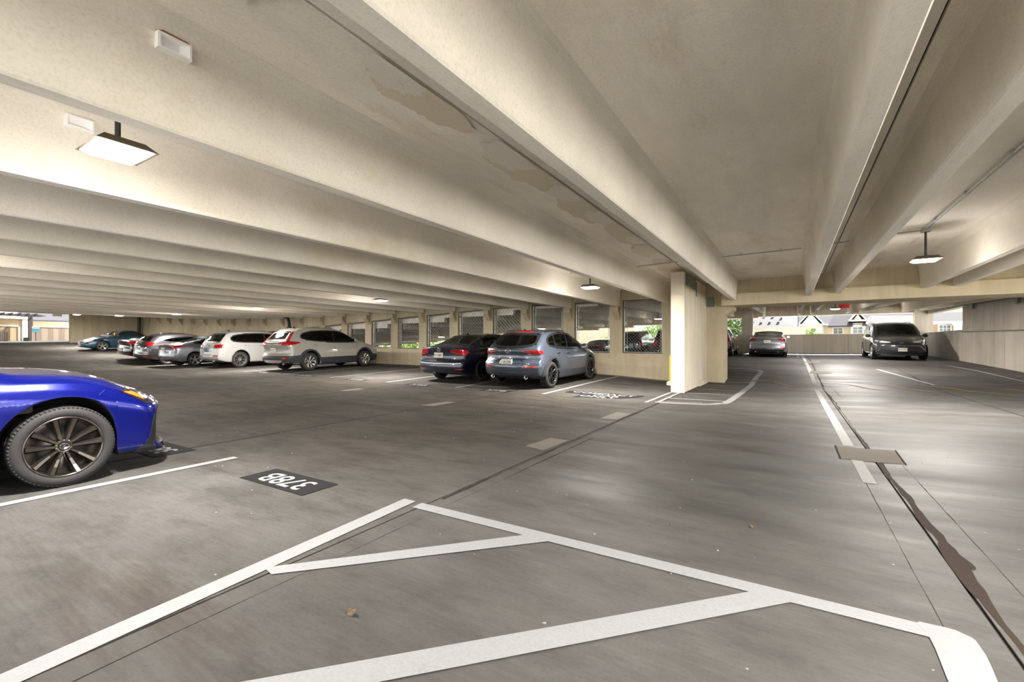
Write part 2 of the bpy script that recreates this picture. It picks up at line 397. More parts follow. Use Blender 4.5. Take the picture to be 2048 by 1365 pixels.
# island round the pier
isl = [(-2.40, 9.55), (-1.55, 9.78), (-1.25, 10.15), (-1.12, 10.9), (-.98, 16.6), (-.92, 18.6), (-1.1, 19.2), (-1.6, 19.45), (-2.3, 19.5)]
def polyl(pts, wd, mat, name, dz, label=None):
    L, R = [], []
    for i, p in enumerate(pts):
        a = Vector(pts[max(0, i - 1)]); c = Vector(pts[min(len(pts) - 1, i + 1)]); d = (c - a).normalized(); n = Vector((-d.y, d.x)) * wd / 2
        L.append((p[0] + n.x, p[1] + n.y)); R.append((p[0] - n.x, p[1] - n.y))
    return drape(L + R[::-1], M[mat], name, dz, step=.3, label=label)
def densify(pts, n=6):
    r = []
    for i in range(len(pts) - 1):
        p0 = pts[max(0, i - 1)]; p1 = pts[i]; p2 = pts[i + 1]; p3 = pts[min(len(pts) - 1, i + 2)]
        for k in range(n):
            t = k / n
            r.append(tuple(.5 * (2 * p1[a] + (p2[a] - p0[a]) * t + (2 * p0[a] - 5 * p1[a] + 4 * p2[a] - p3[a]) * t * t + (-p0[a] + 3 * p1[a] - 3 * p2[a] + p3[a]) * t**3) for a in (0, 1)))
    r.append(pts[-1]); return r
polyl(densify(isl), .15, 'white', 'painted_line', .0045, 'white outline of the hatched island around the pier')
pline((-2.56, 9.4), (-2.56, 11.7), .07, 'white'); pline((-2.36, 9.7), (-2.36, 11.7), .07, 'white')
pline((-2.35, 9.75), (-1.55, 9.98), .06, 'white')
for i, Y in enumerate((10.35, 11.75, 12.9, 14.3, 15.5, 16.6, 17.5, 18.5)):
    X0 = -2.35 if Y < 11.7 else (-2.2 if Y < 15.4 else -1.7)
    pline((X0, Y + .1), (-1.17 if Y < 15.5 else -1.05, Y + .25), .09 if Y < 11 else .07, 'white')
# crossing bars
for (p, q) in (((-1.25, 15.75), (-.45, 15.85)), ((-.45, 15.85), (.40, 15.25)), ((.45, 16.3), (1.45, 16.25)), ((1.45, 16.25), (2.15, 14.95)), ((2.4, 16.2), (3.1, 14.6)), ((3.1, 14.6), (3.35, 14.5)), ((3.55, 16.2), (4.3, 14.7)), ((4.1, 16.4), (5.2, 15.6))):
    pass
for i, (p, m_, q) in enumerate((((-1.35, 16.15), (-.45, 15.95), (.42, 15.22)), ((.35, 16.5), (1.40, 16.15), (2.12, 15.0)), ((1.5, 16.6), (2.35, 16.0), (3.02, 14.65)), ((2.7, 16.6), (3.5, 15.9), (4.3, 14.6)), ((3.9, 16.7), (4.6, 16.1), (5.3, 15.2)))):
    pline(p, m_, .07, 'oldwhite' if i != 1 else 'white'); pline(m_, q, .09, 'yelline', label='faded yellow crossing bar' if i == 0 else None)
pline((.60, 6.85), (.60, 14.9), .11, 'laneline', .0025, label='worn white line left of the right floor joint'); pline((.60, 16.2), (.55, 30), .11, 'laneline', .0025)
pline((1.02, 12.4), (1.0, 14.9), .04, 'oldwhite', .0016)
pline((.60, 5.1), (.60, 6.05), .10, 'laneline', .0025)
for k in range(-4, 3):
    X = .33 + 2.62 * k
    pline((X, 28.2), (X, 33.1), .10, 'white')
pline((5.0, 22.9), (5.5, 17.0), .08, 'laneline'); pline((3.3, 16.4), (2.6, 20.5), .09, 'laneline', .003)
pline((1.3, 26), (2.7, 26), .1, 'oldwhite')
# ---- stencilled stall numbers
def stencil(cx, cy, w_, h_, rows, flip, label, size):
    p = drape([(cx - w_ / 2, cy - h_ / 2), (cx + w_ / 2, cy - h_ / 2), (cx + w_ / 2, cy + h_ / 2), (cx - w_ / 2, cy + h_ / 2)], M['blackpaint'], 'stencil_patch', .0045, step=.2, label=label)
    for i, r in enumerate(rows):
        me = text_mesh('stencil_letters', r, size, M['white'], bold=.004)
        me.transform(Matrix.Diagonal((1.02, 1.0, 1, 1)))
        off = (len(rows) - 1) / 2 - i
        me.transform(Matrix.Translation((0, off * size * .95, 0)))
        me.transform(Matrix.Rotation(PI if flip else 0, 4, 'Z')); me.transform(Matrix.Translation((cx, cy, 0)))
        for v in me.vertices: v.co.z = G(v.co.x, v.co.y) + .0058
        link('stencil_letters', me, p, label='white stencilled characters ' + r)
    return p
def stencil_gap(p): pass
stencil(-3.73, 2.32, .92, .34, ['378B'], True, 'black floor patch stencilled 378B in front of the camera', .30)
stencil(-6.16, 2.26, .92, .40, ['380B'], True, 'black floor patch partly under the nose of the blue car', .30)
for i, n in enumerate(('377B', '375B', '373B', '371B', '369B')):
    stencil(-6.29 - 2.62 * i, 9.42, .88, .32, [n], False, 'black stall number patch behind a parked car' if i == 0 else None, .28)
p_ = drape([(-4.68, 10.02), (-4.72, 10.42), (-2.88, 10.55), (-2.9, 10.15), (-3.25, 9.62), (-4.2, 9.40), (-4.2, 9.98)], M['blackpaint'], 'stencil_patch', .0045, step=.2, label='black floor patch stencilled COMPACT CAR ONLY')
for r, X, Y in (('COMPACT', -3.80, 10.27), ('CAR', -3.62, 9.98), ('ONLY', -3.72, 9.70)):
    me = text_mesh('stencil_letters', r, .32, M['white'], bold=.004); me.transform(Matrix.Translation((X, Y, 0)))
    for v in me.vertices: v.co.z = G(v.co.x, v.co.y) + .0058
    link('stencil_letters', me, p_, label='white stencilled word ' + r)

# ------------------------------------------------------------------ ceilings of precast double tees
ZS = [(-62, 4.2), (-44, 3.38), (-42, 3.30), (-38.6, 3.14), (-35.1, 2.96), (-31.5, 2.81), (-28, 2.75), (-24.4, 2.67), (-20, 2.62), (-14, 2.61), (-10.3, 2.58), (-6.8, 2.50), (-4.97, 2.48), (-3.2, 2.48), (-1.4, 2.52), (.48, 2.55), (1.13, 2.58), (2.9, 2.60), (3.5, 2.61), (5.4, 2.62), (8.5, 2.62)]
SD = .62
def zs1(X, Y): return lerp(ZS, X)
def zs2(X, Y):
    return 2.60 + .46 * max(0, min(1, (Y - 16.3) / 17)) - (.055 * (-3.2 - X) if X < -3.2 else 0)
def stem_mesh(xr, y0, y1, zf, parent, bw=.13):
    """one stem: tapered web with rounded fillets up to the slab"""
    b = MB(); ys = [y0, (y0 + y1) / 2, y1]; c = xr - bw / 2; rings = []
    for Y in ys:
        z = zf(xr, Y); T = z + SD + .01; h = bw / 2
        prof = [(-h - .16, T), (-h - .085, T - .035), (-h - .045, T - .10), (-h - .038, T - .16), (-h - .006, z + .015), (-h + .006, z),
                (h - .006, z), (h + .006, z + .015), (h + .038, T - .16), (h + .045, T - .10), (h + .085, T - .035), (h + .16, T)]
        rings.append([(c + p, Y, q) for p, q in prof])
    n = len(rings[0]); vs = [v for r in rings for v in r]
    fs = [(k * n + i, (k + 1) * n + i, (k + 1) * n + i + 1, k * n + i + 1) for k in range(len(ys) - 1) for i in range(n - 1)]
    fs += [tuple(range(n)), tuple(range(2 * n, 3 * n))[::-1]]
    b.add(vs, fs); return b.obj('stem', M['stem'], parent)
ceiling = empty('ceiling', kind='structure')
def tee(x0, x1, stems, y0, y1, zf, sy0=None, sy1=None):
    b = MB(); X = [x0 + .009, (x0 + x1) / 2, x1 - .009]; Y = [y0, (y0 + y1) / 2, y1]
    vs = [(x, y, zf(x, y) + SD) for y in Y for x in X] + [(x, y, zf(x, y) + SD + .14) for y in Y for x in X]
    q = [(j * 3 + i, j * 3 + i + 1, j * 3 + i + 4, j * 3 + i + 3) for j in range(2) for i in range(2)]
    fs = [f[::-1] for f in q] + [tuple(i + 9 for i in f) for f in q]
    bd = [0, 1, 2, 5, 8, 7, 6, 3]; fs += [(bd[i], bd[(i + 1) % 8], bd[(i + 1) % 8] + 9, bd[i] + 9) for i in range(8)]
    b.add(vs, fs); t = b.obj('double_tee', M['ceil'], ceiling)
    for s in stems: stem_mesh(s, sy0 if sy0 is not None else y0, sy1 if sy1 is not None else y1, zf, t)
    return t
sl = [8.5, 5.6, 3.2, .78]; st = [[6.1], [3.49, 5.40], [1.13, 2.89], [-1.40, .48]]
tees = list(zip(sl[1:] + [-2.31], sl, st))
x = -2.31; k = 0
while x > -46:
    r = -3.19 - 1.777 * 2 * k
    tees.append((x - 3.554, x, [r, r - 1.777])); x -= 3.554; k += 1
for x0, x1, s in tees:
    tee(x0, x1, s, -3.4, 15.25, zs1, -3.4, 14.97)
    if x0 > -46: tee(x0, x1, s, 16.25, 33.6, zs2, 15.6 if x1 < -2 else 16.0, 33.3)
# closing strip above walls between the bays
b = MB()
for x0, x1, s in tees:
    zt_ = max(zs1(x1, 15), zs1(x0, 15)) + SD + .14
    b.box(x0 + .002, x1 - .002, 15.25, 16.4, zt_ - .14, zt_)
    if x1 < -2: b.box(x0 + .002, x1 - .002, 15.33, 15.5, zs2(x0, 16.3) + SD - .3, zt_); b.box(x0 + .002, x1 - .002, 16.26, 16.4, zs2(x0, 16.3) + SD, zt_)
b.obj('roof_closure', M['ceil'], ceiling)
# thick dark-gap sealant above the tee joints
b = MB()
for x0, x1, s in tees: b.box(x1 - .02, x1 + .02, -3.4, 15.2, zs1(x1, 0) + SD + .03, zs1(x1, 0) + SD + .06)
b.obj('joint_backing', M['joint'], ceiling)
# lime and damp stains beside the leaking joint
M['efflo'] = paint('efflorescence', srgb(232, 227, 216), .8); M['damp'] = paint('damp_stain', srgb(222, 212, 192), .1)
rnd = random.Random(4)
for mt, dz, lst in (('damp', .0035, ((2.7, .22, .5), (4.4, .26, .8), (6.0, .28, .8), (7.7, .25, .9), (9.4, .3, .8), (11.3, .35, 1.0), (13.2, .35, 1.0))), ('efflo', .006, ((1.0, .20, .5), (2.3, .14, .28), (3.9, .2, .4), (5.2, .18, .35), (6.5, .2, .4), (8.2, .15, .35), (10.0, .16, .4)))):
    for cy, rx, ry in lst:
        pts = []
        for i in range(26):
            a = 2 * PI * i / 26; rr = 1 + rnd.uniform(-.22, .22); px = -2.36 - rx * .35 + rx * rr * math.cos(a)
            pts.append((min(-2.315, px), cy + ry * rr * math.sin(a)))
        pts = chaikin(pts, 2); pts = [(min(-2.315, p[0] + rnd.uniform(-.012, .012)), p[1] + rnd.uniform(-.02, .02)) for p in pts]; fs = [tuple(range(len(pts)))[::-1]]
        b = MB(); b.add([(p[0], p[1], lerp(ZS, p[0]) + SD - dz - .010) for p in pts], fs)
        b.obj('lime_stain' if mt == 'efflo' else 'damp_stain', M[mt], ceiling, label='pale lime stain beside the ceiling joint' if mt == 'efflo' else 'brown damp stain beside the ceiling joint')
# recessed plastic blockouts in the stems
for (X, Y, z) in ((-3.153, 1.23, 2.965), (-4.930, 1.27, 2.985)):
    b = MB(); L, H = .175, .095
    def P(u, v, d): return (X + d, Y + u, z + v)
    o = [P(-L / 2, -H / 2, .045), P(L / 2, -H / 2, .045), P(L / 2, H / 2, .045), P(-L / 2, H / 2, .045)]
    i1 = [P(-L / 2 + .012, -H / 2 + .01, .047), P(L / 2 - .012, -H / 2 + .01, .047), P(L / 2 - .012, H / 2 - .01, .047), P(-L / 2 + .012, H / 2 - .01, .047)]
    i2 = [P(-L / 2 + .03, -H / 2 + .02, .017), P(L / 2 - .055, -H / 2 + .02, .017), P(L / 2 - .055, H / 2 - .02, .017), P(-L / 2 + .03, H / 2 - .02, .017)]
    bk = [P(-L / 2, -H / 2, -.06), P(L / 2, -H / 2, -.06), P(L / 2, H / 2, -.06), P(-L / 2, H / 2, -.06)]
    vs = o + i1 + i2 + bk
    fs = [(a, (a + 1) % 4, 4 + (a + 1) % 4, 4 + a) for a in range(4)] + [(4 + a, 4 + (a + 1) % 4, 8 + (a + 1) % 4, 8 + a) for a in range(4)] + [(8, 9, 10, 11)] + [(12 + a, 12 + (a + 1) % 4, (a + 1) % 4, a) for a in range(4)]
    b.add(vs, fs); o_ = b.obj('stem_blockout', M['whitepocket'], ceiling, label='white plastic pocket set in the side of a ceiling stem')
    if X > -4:
        b = MB(); b.add([P(-L / 2 - .01, H / 2 - .002, .034), P(L / 2 + .006, H / 2 - .002, .034), P(L / 2 - .02, H / 2 + .014, .036), P(-L / 2 + .03, H / 2 + .018, .036)], [(0, 1, 2, 3)])
        b.obj('rust_stain', M['rust'], ceiling, label='rust stain along the top of a white pocket')
# conduit
def conduit(pts, r=.012, lb=None, mat='steel', name='conduit', cl=0):
    b = MB(); b.tube(pts, r, 6)
    o = b.obj(name, M[mat], label=lb, cat='conduit')
    if cl:
        for i in range(cl):
            t = (i + .5) / cl; p = Vector(pts[0]).lerp(Vector(pts[-1]), t)
            c_ = MB(); c_.box(-.02, .02, -.02, .02, -.016, .03); link('clamp', c_.mesh('clamp', M['steel']), o, loc=tuple(p))
    return o
zc = lambda X: lerp(ZS, X) + SD - .045
conduit([(-3.15, 10.72, zc(-3.15)), (-1.62, 10.72, zc(-1.6))], lb='thin conduit under the slab left of the long middle stem', cl=1)
conduit([(-5.0, 10.8, zc(-5)), (-4.95, 10.8, zc(-5)), (-3.35, 10.75, zc(-3.3))], lb='thin conduit above the lamp beyond the second stem')
conduit([(-1.26, 10.71, zc(-1.4)), (.18, 10.62, zc(.3) - .02)], lb='thin conduit crossing the ceiling right of the long middle stem', cl=2)
conduit([(.55, 10.6, zc(.5)), (.95, 10.6, zc(1))], lb='short conduit between the two right-hand stems')
conduit([(1.25, 10.4, zc(1.9)), (1.92, 10.35, zc(1.9))], lb='short conduit leading to the lamp on the right')
conduit([(1.94, 10.3, zc(1.9)), (1.95, 3.0, zc(1.9))], lb='long double conduit running along the right-hand ceiling', cl=5)
conduit([(1.97, 10.3, zc(1.9)), (1.98, 3.0, zc(1.9))], r=.009, lb='thinner conduit beside the long ceiling conduit on the right')
b = MB(); b.lathe([(0, -.05), (.035, -.05), (.045, 0), (.03, .05), (0, .05)], 14, 'x')
b.obj('sprinkler_cap', M['whiteplastic'], loc=(2.72, 8.1, 3.08), label='round white cap on the ceiling stem right of the hanging lamp', cat='cap', smooth=True)

# ------------------------------------------------------------------ beam, pier, column
bm = empty('trim_1', kind='structure')
b = MB(); b.box(-1.80, 8.5, 14.98, 16.3, 2.375, 2.72); b.box(-1.80, 8.5, 15.22, 16.05, 2.72, 3.25)
b.obj('ledger_beam', M['wall'], bm)
b = MB(); b.box(-1.80, 8.5, 33.0, 33.6, 2.98, 3.32); b.box(-1.80, 8.5, 33.25, 33.6, 3.32, 3.75)
for k in range(16):
    x1 = -1.8 - k * 2.7; dz = .055 * max(0, (-3.2 - x1 + 2.7)) * 1.0
    b.box(x1 - 2.7, x1, 33.0, 33.6, 2.98 - dz, 3.7 - dz)
b.obj('spandrel_beam', M['wallr'], bm)
pier = empty('wall_centre', kind='structure')
b = MB(); b.box(-2.56, -2.28, 11.8, 15.55, -.1, 3.02); b.box(-2.575, -2.25, 11.78, 11.80, -.1, 3.0)
b.obj('shear_wall', M['shear'], pier)
b = MB(); b.box(-2.42, -2.23, 13.9, 15.4, -.1, .14)
b.obj('wall_kerb', M['shear'], pier)
b = MB(); b.box(-2.32, -1.76, 15.45, 16.2, -.1, 3.2)
b.prism([(-1.76, 2.10), (-1.58, 2.23), (-1.50, 2.28), (-1.50, 2.375), (-1.76, 2.375)], 15.45, 16.2, 'y')
b.obj('column', M['wall'], pier)
b = MB(); b.box(-2.275, -2.255, 12.1, 13.4, 2.72, 3.0); b.box(-2.275, -2.265, 13.55, 13.62, 2.55, 2.95)
b.obj('steel_plate', M['plate'], label='dark green-grey steel plate bolted high on the central pier', cat='plate')
bb = MB(); bb.box(-2.22, -2.06, 15.33, 15.45, 2.385, 2.675)
eb = bb.obj('junction_box', M['plate'], label='grey-green metal box on the column under the beam', cat='box')
c_ = MB(); c_.box(-2.205, -2.075, 15.322, 15.33, 2.40, 2.60); c_.obj('cover', M['plate'], eb)
# yellow pipe guard
yp = empty('pipe_guard', (-2.95, 13.8, G(-2.95, 13.8)), label='yellow pipe guard post beside the central pier', cat='post')
b = MB(); b.lathe([(0, .88), (.10, .88), (.115, .86), (.115, 0), (0, 0)], 16, 'z'); b.obj('post', M['yellow'], yp)
b = MB(); b.lathe([(.19, 0), (.19, .08), (.14, .12), (0, .12)], 12, 'z'); b.obj('base', M['wallr'], yp)

# ------------------------------------------------------------------ window wall
TOPX = [(-26.2, 1.96), (-22.7, 2.12), (-21, 2.185), (-19.2, 2.27), (-17.35, 2.34), (-15.55, 2.43), (-13.8, 2.5), (-12, 2.58), (-10.25, 2.66), (-8.5, 2.705), (-3.5, 2.70)]
SIL = [(-30, 1.2), (-16, 1.025), (-14.3, .987), (-5.9, .917), (-3.5, .889)]
wl = empty('wall_back', kind='structure')
Y0, Y1 = 15.05, 15.32
ops = [(-3.552 - 1.777 * j - 1.33, -3.552 - 1.777 * j) for j in range(13)]
pcs = []
prev = -2.56
def wallpiece(x0, x1, name):
    b = MB()
    def quadbox(xa, xb, za0, zb0, za1, zb1):
        b.add([(xa, Y0, za0), (xb, Y0, zb0), (xb, Y1, zb0), (xa, Y1, za0), (xa, Y0, za1), (xb, Y0, zb1), (xb, Y1, zb1), (xa, Y1, za1)],
              [(0, 3, 2, 1), (4, 5, 6, 7), (0, 1, 5, 4), (1, 2, 6, 5), (2, 3, 7, 6), (3, 0, 4, 7)])
    return b, quadbox
zt = lambda X: lerp(ZS, X) + SD + .02
zb_ = lambda X: G(X, 15) - 2.5
for (a, c_) in ops:
    b, q = wallpiece(0, 0, ''); q(c_, prev, zb_(c_), zb_(prev), zt(c_), zt(prev)); b.obj('wall_pier', M['wallw'], wl)
    b, q = wallpiece(0, 0, ''); q(a, c_, zb_(a), zb_(c_), lerp(SIL, a), lerp(SIL, c_)); b.obj('wall_sill', M['wallw'], wl)
    b, q = wallpiece(0, 0, ''); q(a, c_, lerp(TOPX, a), lerp(TOPX, c_), zt(a), zt(c_)); b.obj('wall_head', M['wallw'], wl)
    prev = a
while prev > -44:
    nx = max(-44.2, prev - 3.554); b, q = wallpiece(0, 0, ''); q(nx + .006, prev - .006 if prev < -30 else prev, zb_(nx), zb_(prev), zt(nx), zt(prev)); b.obj('wall_panel', M['wallw'], wl); prev = nx
# kerb at wall foot
b = MB()
for i in range(40):
    x1 = -2.6 - i * 1.04; x0 = x1 - 1.04; za, zb2 = G(x0, 14.95) + .03, G(x1, 14.95) + .03
    b.add([(x0, 14.97, -.5), (x1, 14.97, -.5), (x1, 15.06, -.5), (x0, 15.06, -.5), (x0, 14.97, za), (x1, 14.97, zb2), (x1, 15.06, zb2), (x0, 15.06, za)], [(0, 3, 2, 1), (4, 5, 6, 7), (0, 1, 5, 4), (2, 3, 7, 6)])
b.obj('wall_kerb', M['patch'], wl)
# corbels under every stem
for k in range(22):
    X = -4.97 - 1.777 * k; z = lerp(ZS, X); b = MB()
    b.prism([(15.06, z), (14.80, z), (14.80, z - .16), (15.06, z - .46)], X - .17, X + .02, 'x'); b.obj('corbel', M['wallw'], wl)
# mesh screens in the openings
def screen(a, c_, idx):
    y = 15.17; z0, z1, z0b, z1b = lerp(SIL, a) + .03, lerp(TOPX, a) - .03, lerp(SIL, c_) + .03, lerp(TOPX, c_) - .03
    a += .035; c_ -= .035
    ords = ['nearest the central pier', 'second from the pier', 'third from the pier', 'fourth from the pier', 'fifth from the pier', 'sixth from the pier', 'seventh from the pier', 'eighth from the pier', 'ninth from the pier', 'tenth from the pier', 'eleventh from the pier', 'twelfth from the pier', 'farthest from the pier']
    t = empty('mesh_screen', ((a + c_) / 2, y, z0), label='chain-link screen in the wall opening ' + ords[idx], cat='screen', group='chain-link screens in the wall openings')
    cx = (a + c_) / 2
    b = MB(); P = lambda X, Z: (X - cx, 0, Z - z0)
    for p, q in ((P(a, z0), P(a, z1)), (P(c_, z0b), P(c_, z1b)), (P(a, z1), P(c_, z1b)), (P(a, z0), P(c_, z0b))): b.tube([p, q], .021, 8)
    b.obj('frame', M['steel'], t)
    b = MB(); b.tube([P(a + .09, z0), P(a + .09, z1)], .008, 6); b.obj('tension_bar', M['steel'], t); b = MB(); b.tube([P(c_ - .06, z0b), P(c_ - .06, z1b)], .008, 6); b.obj('tension_bar', M['steel'], t)
    b = MB(); W, H = c_ - a, min(z1, z1b) - max(z0, z0b); sp_ = .105 if idx < 3 else .15; r = .0028 if idx < 3 else .004
    zb = max(z0, z0b) - z0; n = int((W + H) / sp_)
    for sgn in (1, -1):
        for i in range(1, n):
            u = i * sp_; pA = (min(u, W), max(0, u - W)); pB = (max(0, u - H), min(u, H))
            if sgn < 0: pA = (W - pA[0], pA[1]); pB = (W - pB[0], pB[1])
            b.tube([(pA[0] - W / 2, .004 * sgn, pA[1] + zb), (pB[0] - W / 2, .004 * sgn, pB[1] + zb)], r, 3, caps=False)
    o = b.obj('chain_link', M['wire'], t); o['kind'] = 'stuff'
    for i in range(3):
        m_ = MB(); m_.box(-.03, .03, -.02, .02, -.012, .012); zz = zb + H * (.12 + .38 * i)
        link('tie_clip', m_.mesh('tie_clip', M['dsteel']), t, loc=(a + .03 - cx, -.02, zz))
for i, (a, c_) in enumerate(ops): screen(a, c_, i)
# end wall on the left, standpipe beside it
el = empty('wall_left', kind='structure')
b = MB(); b.box(-44.3, -44.0, 10.9, 15.3, .8, 4.2); b.obj('wall_panel', M['wallw'], el)
for (X, nm) in ((-43.5, 'black steel pipe in the far left corner of the garage'), (-23.6, 'black drain pipe on the wall behind the parked cars')):
    t = empty('drain_pipe', (X, 14.75, G(X, 14.8)), label=nm, cat='pipe')
    H = lerp(ZS, X) - G(X, 14.8) + .1
    b = MB(); b.tube([(0, 0, 0), (0, 0, H - .35), (-.12 if X > -30 else 0, 0, H - .1), (-.35 if X > -30 else 0, 0, H)], .085 if X > -30 else .11, 12); b.obj('pipe', M['dsteel'], t, smooth=True)
    for q in (.9, 1.8): b = MB(); b.lathe([(.13, q), (.13, q + .1)], 12, 'z'); b.obj('pipe_strap', M['dsteel'], t)
# clearance sign hanging at the exit
t = empty('exit_sign', (-43.8, 10.2, 3.36), label='small blank white sign hung at the far left exit', cat='sign')
b = MB(); b.box(-.04, .04, -.27, .22, -.17, .13); b.obj('sign_panel', M['whiteplastic'], t)
for q in (-.2, .15): b = MB(); b.tube([(0, q, .13), (0, q, .5)], .012, 6); b.obj('hanger', M['dsteel'], t)

# ------------------------------------------------------------------ parapets and right wall
pr = empty('wall_far', kind='structure')
b = MB()
def slopebox(b, xa, xb, y0, y1, za0, zb0, za1, zb1):
    b.add([(xa, y0, za0), (xb, y0, zb0), (xb, y1, zb0), (xa, y1, za0), (xa, y0, za1), (xb, y0, zb1), (xb, y1, zb1), (xa, y1, za1)],
          [(0, 3, 2, 1), (4, 5, 6, 7), (0, 1, 5, 4), (1, 2, 6, 5), (2, 3, 7, 6), (3, 0, 4, 7)])
xx = 6.5
while xx > -46:
    nx = xx - 3.6 if xx > -2.5 else xx - 3.554
    b = MB(); A, B = G(nx, 33.3) + 1.17, G(xx, 33.3) + 1.17
    if xx > -3: A = B = 1.83
    slopebox(b, nx + .006, xx - .006, 33.3, 33.5, A - 4, B - 4, A, B); b.obj('parapet_panel', M['wallr'], pr); xx = nx
for x0, x1 in ((-2.72, -2.08), (5.8, 6.55)):
    b = MB(); b.box(x0, x1, 32.75, 33.3, .3, 3.4); b.obj('column', M['wallr'], pr)
rw = empty('wall_right', kind='structure')
b = MB(); b.box(6.3, 6.5, 15.5, 21.0, -1, 3.35); b.obj('wall_panel', M['wallrr'], rw)
b = MB(); b.box(6.3, 6.5, 21.01, 26.8, -1, 3.7); b.obj('wall_panel', M['wallrr'], rw)
# the lower part is a thicker parapet with a ledge; it stops short of the corner
b = MB(); b.add([(6.18, 15.5, -1), (6.3, 15.5, -1), (6.3, 26.8, -1), (6.18, 26.8, -1), (6.18, 15.5, 1.58), (6.3, 15.5, 1.58), (6.3, 26.8, 1.76), (6.18, 26.8, 1.76)],
      [(0, 3, 2, 1), (4, 5, 6, 7), (0, 1, 5, 4), (1, 2, 6, 5), (2, 3, 7, 6), (3, 0, 4, 7)])
b.obj('parapet_panel', M['wallrr'], rw)
b = MB(); b.box(6.18, 6.5, 26.81, 33.3, -1, 1.83); b.obj('parapet_panel', M['wallrr'], rw)
b = MB(); b.box(6.3, 6.6, 26.8, 33.6, 2.86, 3.9); b.obj('ledger_beam', M['wallrr'], rw)
bw_ = empty('wall_front', kind='structure')
for i in range(9, 14):
    b = MB(); x1 = 6.5 - i * 3.6; z = G(x1 - 1.8, -3) + 1.05
    b.box(x1 - 3.59, x1, -3.5, -3.3, -2, z); b.obj('parapet_panel', M['wallr'], bw_)
conduit([(6.17, 26.2, 1.74), (6.15, 20.8, 1.66), (6.15, 16.0, 1.59)], .022, 'steel rail pipe along the top of the right-hand parapet', name='rail_pipe')
conduit([(6.25, 26.2, 2.80), (6.25, 23.0, 2.74), (6.25, 17, 2.66)], .022, 'steel conduit high on the right-hand wall', cl=3)
for Y, z, nm in ((25.1, 2.78, 'steel bracket on the right wall, farther one'), (20.85, 2.66, 'steel bracket on the right wall, nearer one')):
    t = empty('wall_bracket', (6.2, Y, z), label=nm, cat='bracket')
    b = MB(); b.box(-.03, .05, -.05, .05, -.14, .2); b.obj('plate', M['plate'], t)
    b = MB(); b.tube([(-.05, 0, .12), (-.09, 0, 0), (-.06, 0, -.14), (0, 0, -.18)], .016, 6); b.obj('hook', M['steel'], t)
t = empty('security_camera', (6.08, 22.6, 2.92), label='small white cylindrical camera on the right wall', cat='camera')
b = MB(); b.lathe([(0, -.16), (.08, -.16), (.09, -.1), (.09, .12), (0, .12)], 14, 'y'); b.obj('housing', M['whiteplastic'], t, smooth=True)
b = MB(); b.box(-.02, .2, -.03, .03, .0, .06); b.obj('mount', M['dsteel'], t)
for Y in (26.3, 23.8):
    b = MB(); b.box(6.12, 6.28, Y - .12, Y + .12, 2.88, 3.04); b.obj('bearing_block', M['dsteel'], label='dark bearing block under a stem on the right wall, ' + ('farther one' if Y > 25 else 'nearer one'), cat='block')

# ------------------------------------------------------------------ lamps
def lensmat():
    m, t, b_ = newmat('lamp_lens'); b_.inputs['Base Color'].default_value = (1, .96, .85, 1)
    b_.inputs['Emission Color'].default_value = (1, .93, .74, 1); b_.inputs['Emission Strength'].default_value = 12
    return m
M['lens'] = lensmat()
M['housing'] = simple('bronze_housing', srgb(92, 84, 70), .5, .4)
hb = MB(); a_, c2 = .20, .175
hb.add([(-a_, -c2, 0), (a_, -c2, 0), (a_, c2, 0), (-a_, c2, 0), (-a_ + .03, -c2 + .03, .03), (a_ - .03, -c2 + .03, .03), (a_ - .03, c2 - .03, .03), (-a_ + .03, c2 - .03, .03),
        (-a_ + .06, -c2 + .06, .062), (a_ - .06, -c2 + .06, .062), (a_ - .06, c2 - .06, .062), (-a_ + .06, c2 - .06, .062),
        (-a_ + .015, -c2 + .015, 0), (a_ - .015, -c2 + .015, 0), (a_ - .015, c2 - .015, 0), (-a_ + .015, c2 - .015, 0)],
       [(k, (k + 1) % 4, 4 + (k + 1) % 4, 4 + k) for k in range(4)] + [(4 + k, 4 + (k + 1) % 4, 8 + (k + 1) % 4, 8 + k) for k in range(4)] + [(8, 9, 10, 11)] + [(k, 12 + k, 12 + (k + 1) % 4, (k + 1) % 4) for k in range(4)])
HM = hb.mesh('housing', M['housing'])
lb = MB(); e_ = .017
lb.add([(-a_ + e_, -c2 + e_, .002), (a_ - e_, -c2 + e_, .002), (a_ - e_, c2 - e_, .002), (-a_ + e_, c2 - e_, .002), (-a_ + .06, -c2 + .06, -.028), (a_ - .06, -c2 + .06, -.028), (a_ - .06, c2 - .06, -.028), (-a_ + .06, c2 - .06, -.028)],
       [(4 + k, 4 + (k + 1) % 4, (k + 1) % 4, k) for k in range(4)] + [(7, 6, 5, 4)])
LM = lb.mesh('lens', M['lens'])
lab = ['large lit lamp hanging at the upper left of the picture', 'lit lamp hanging left of the central pier', 'lit lamp hanging above the white crossovers', 'lit lamp hanging above the grey sedans', 'lit lamp hanging farthest left', 'lit lamp hanging right of the middle ceiling stems', 'lit lamp beyond the beam, seen whole', 'lit lamp half hidden by the beam']
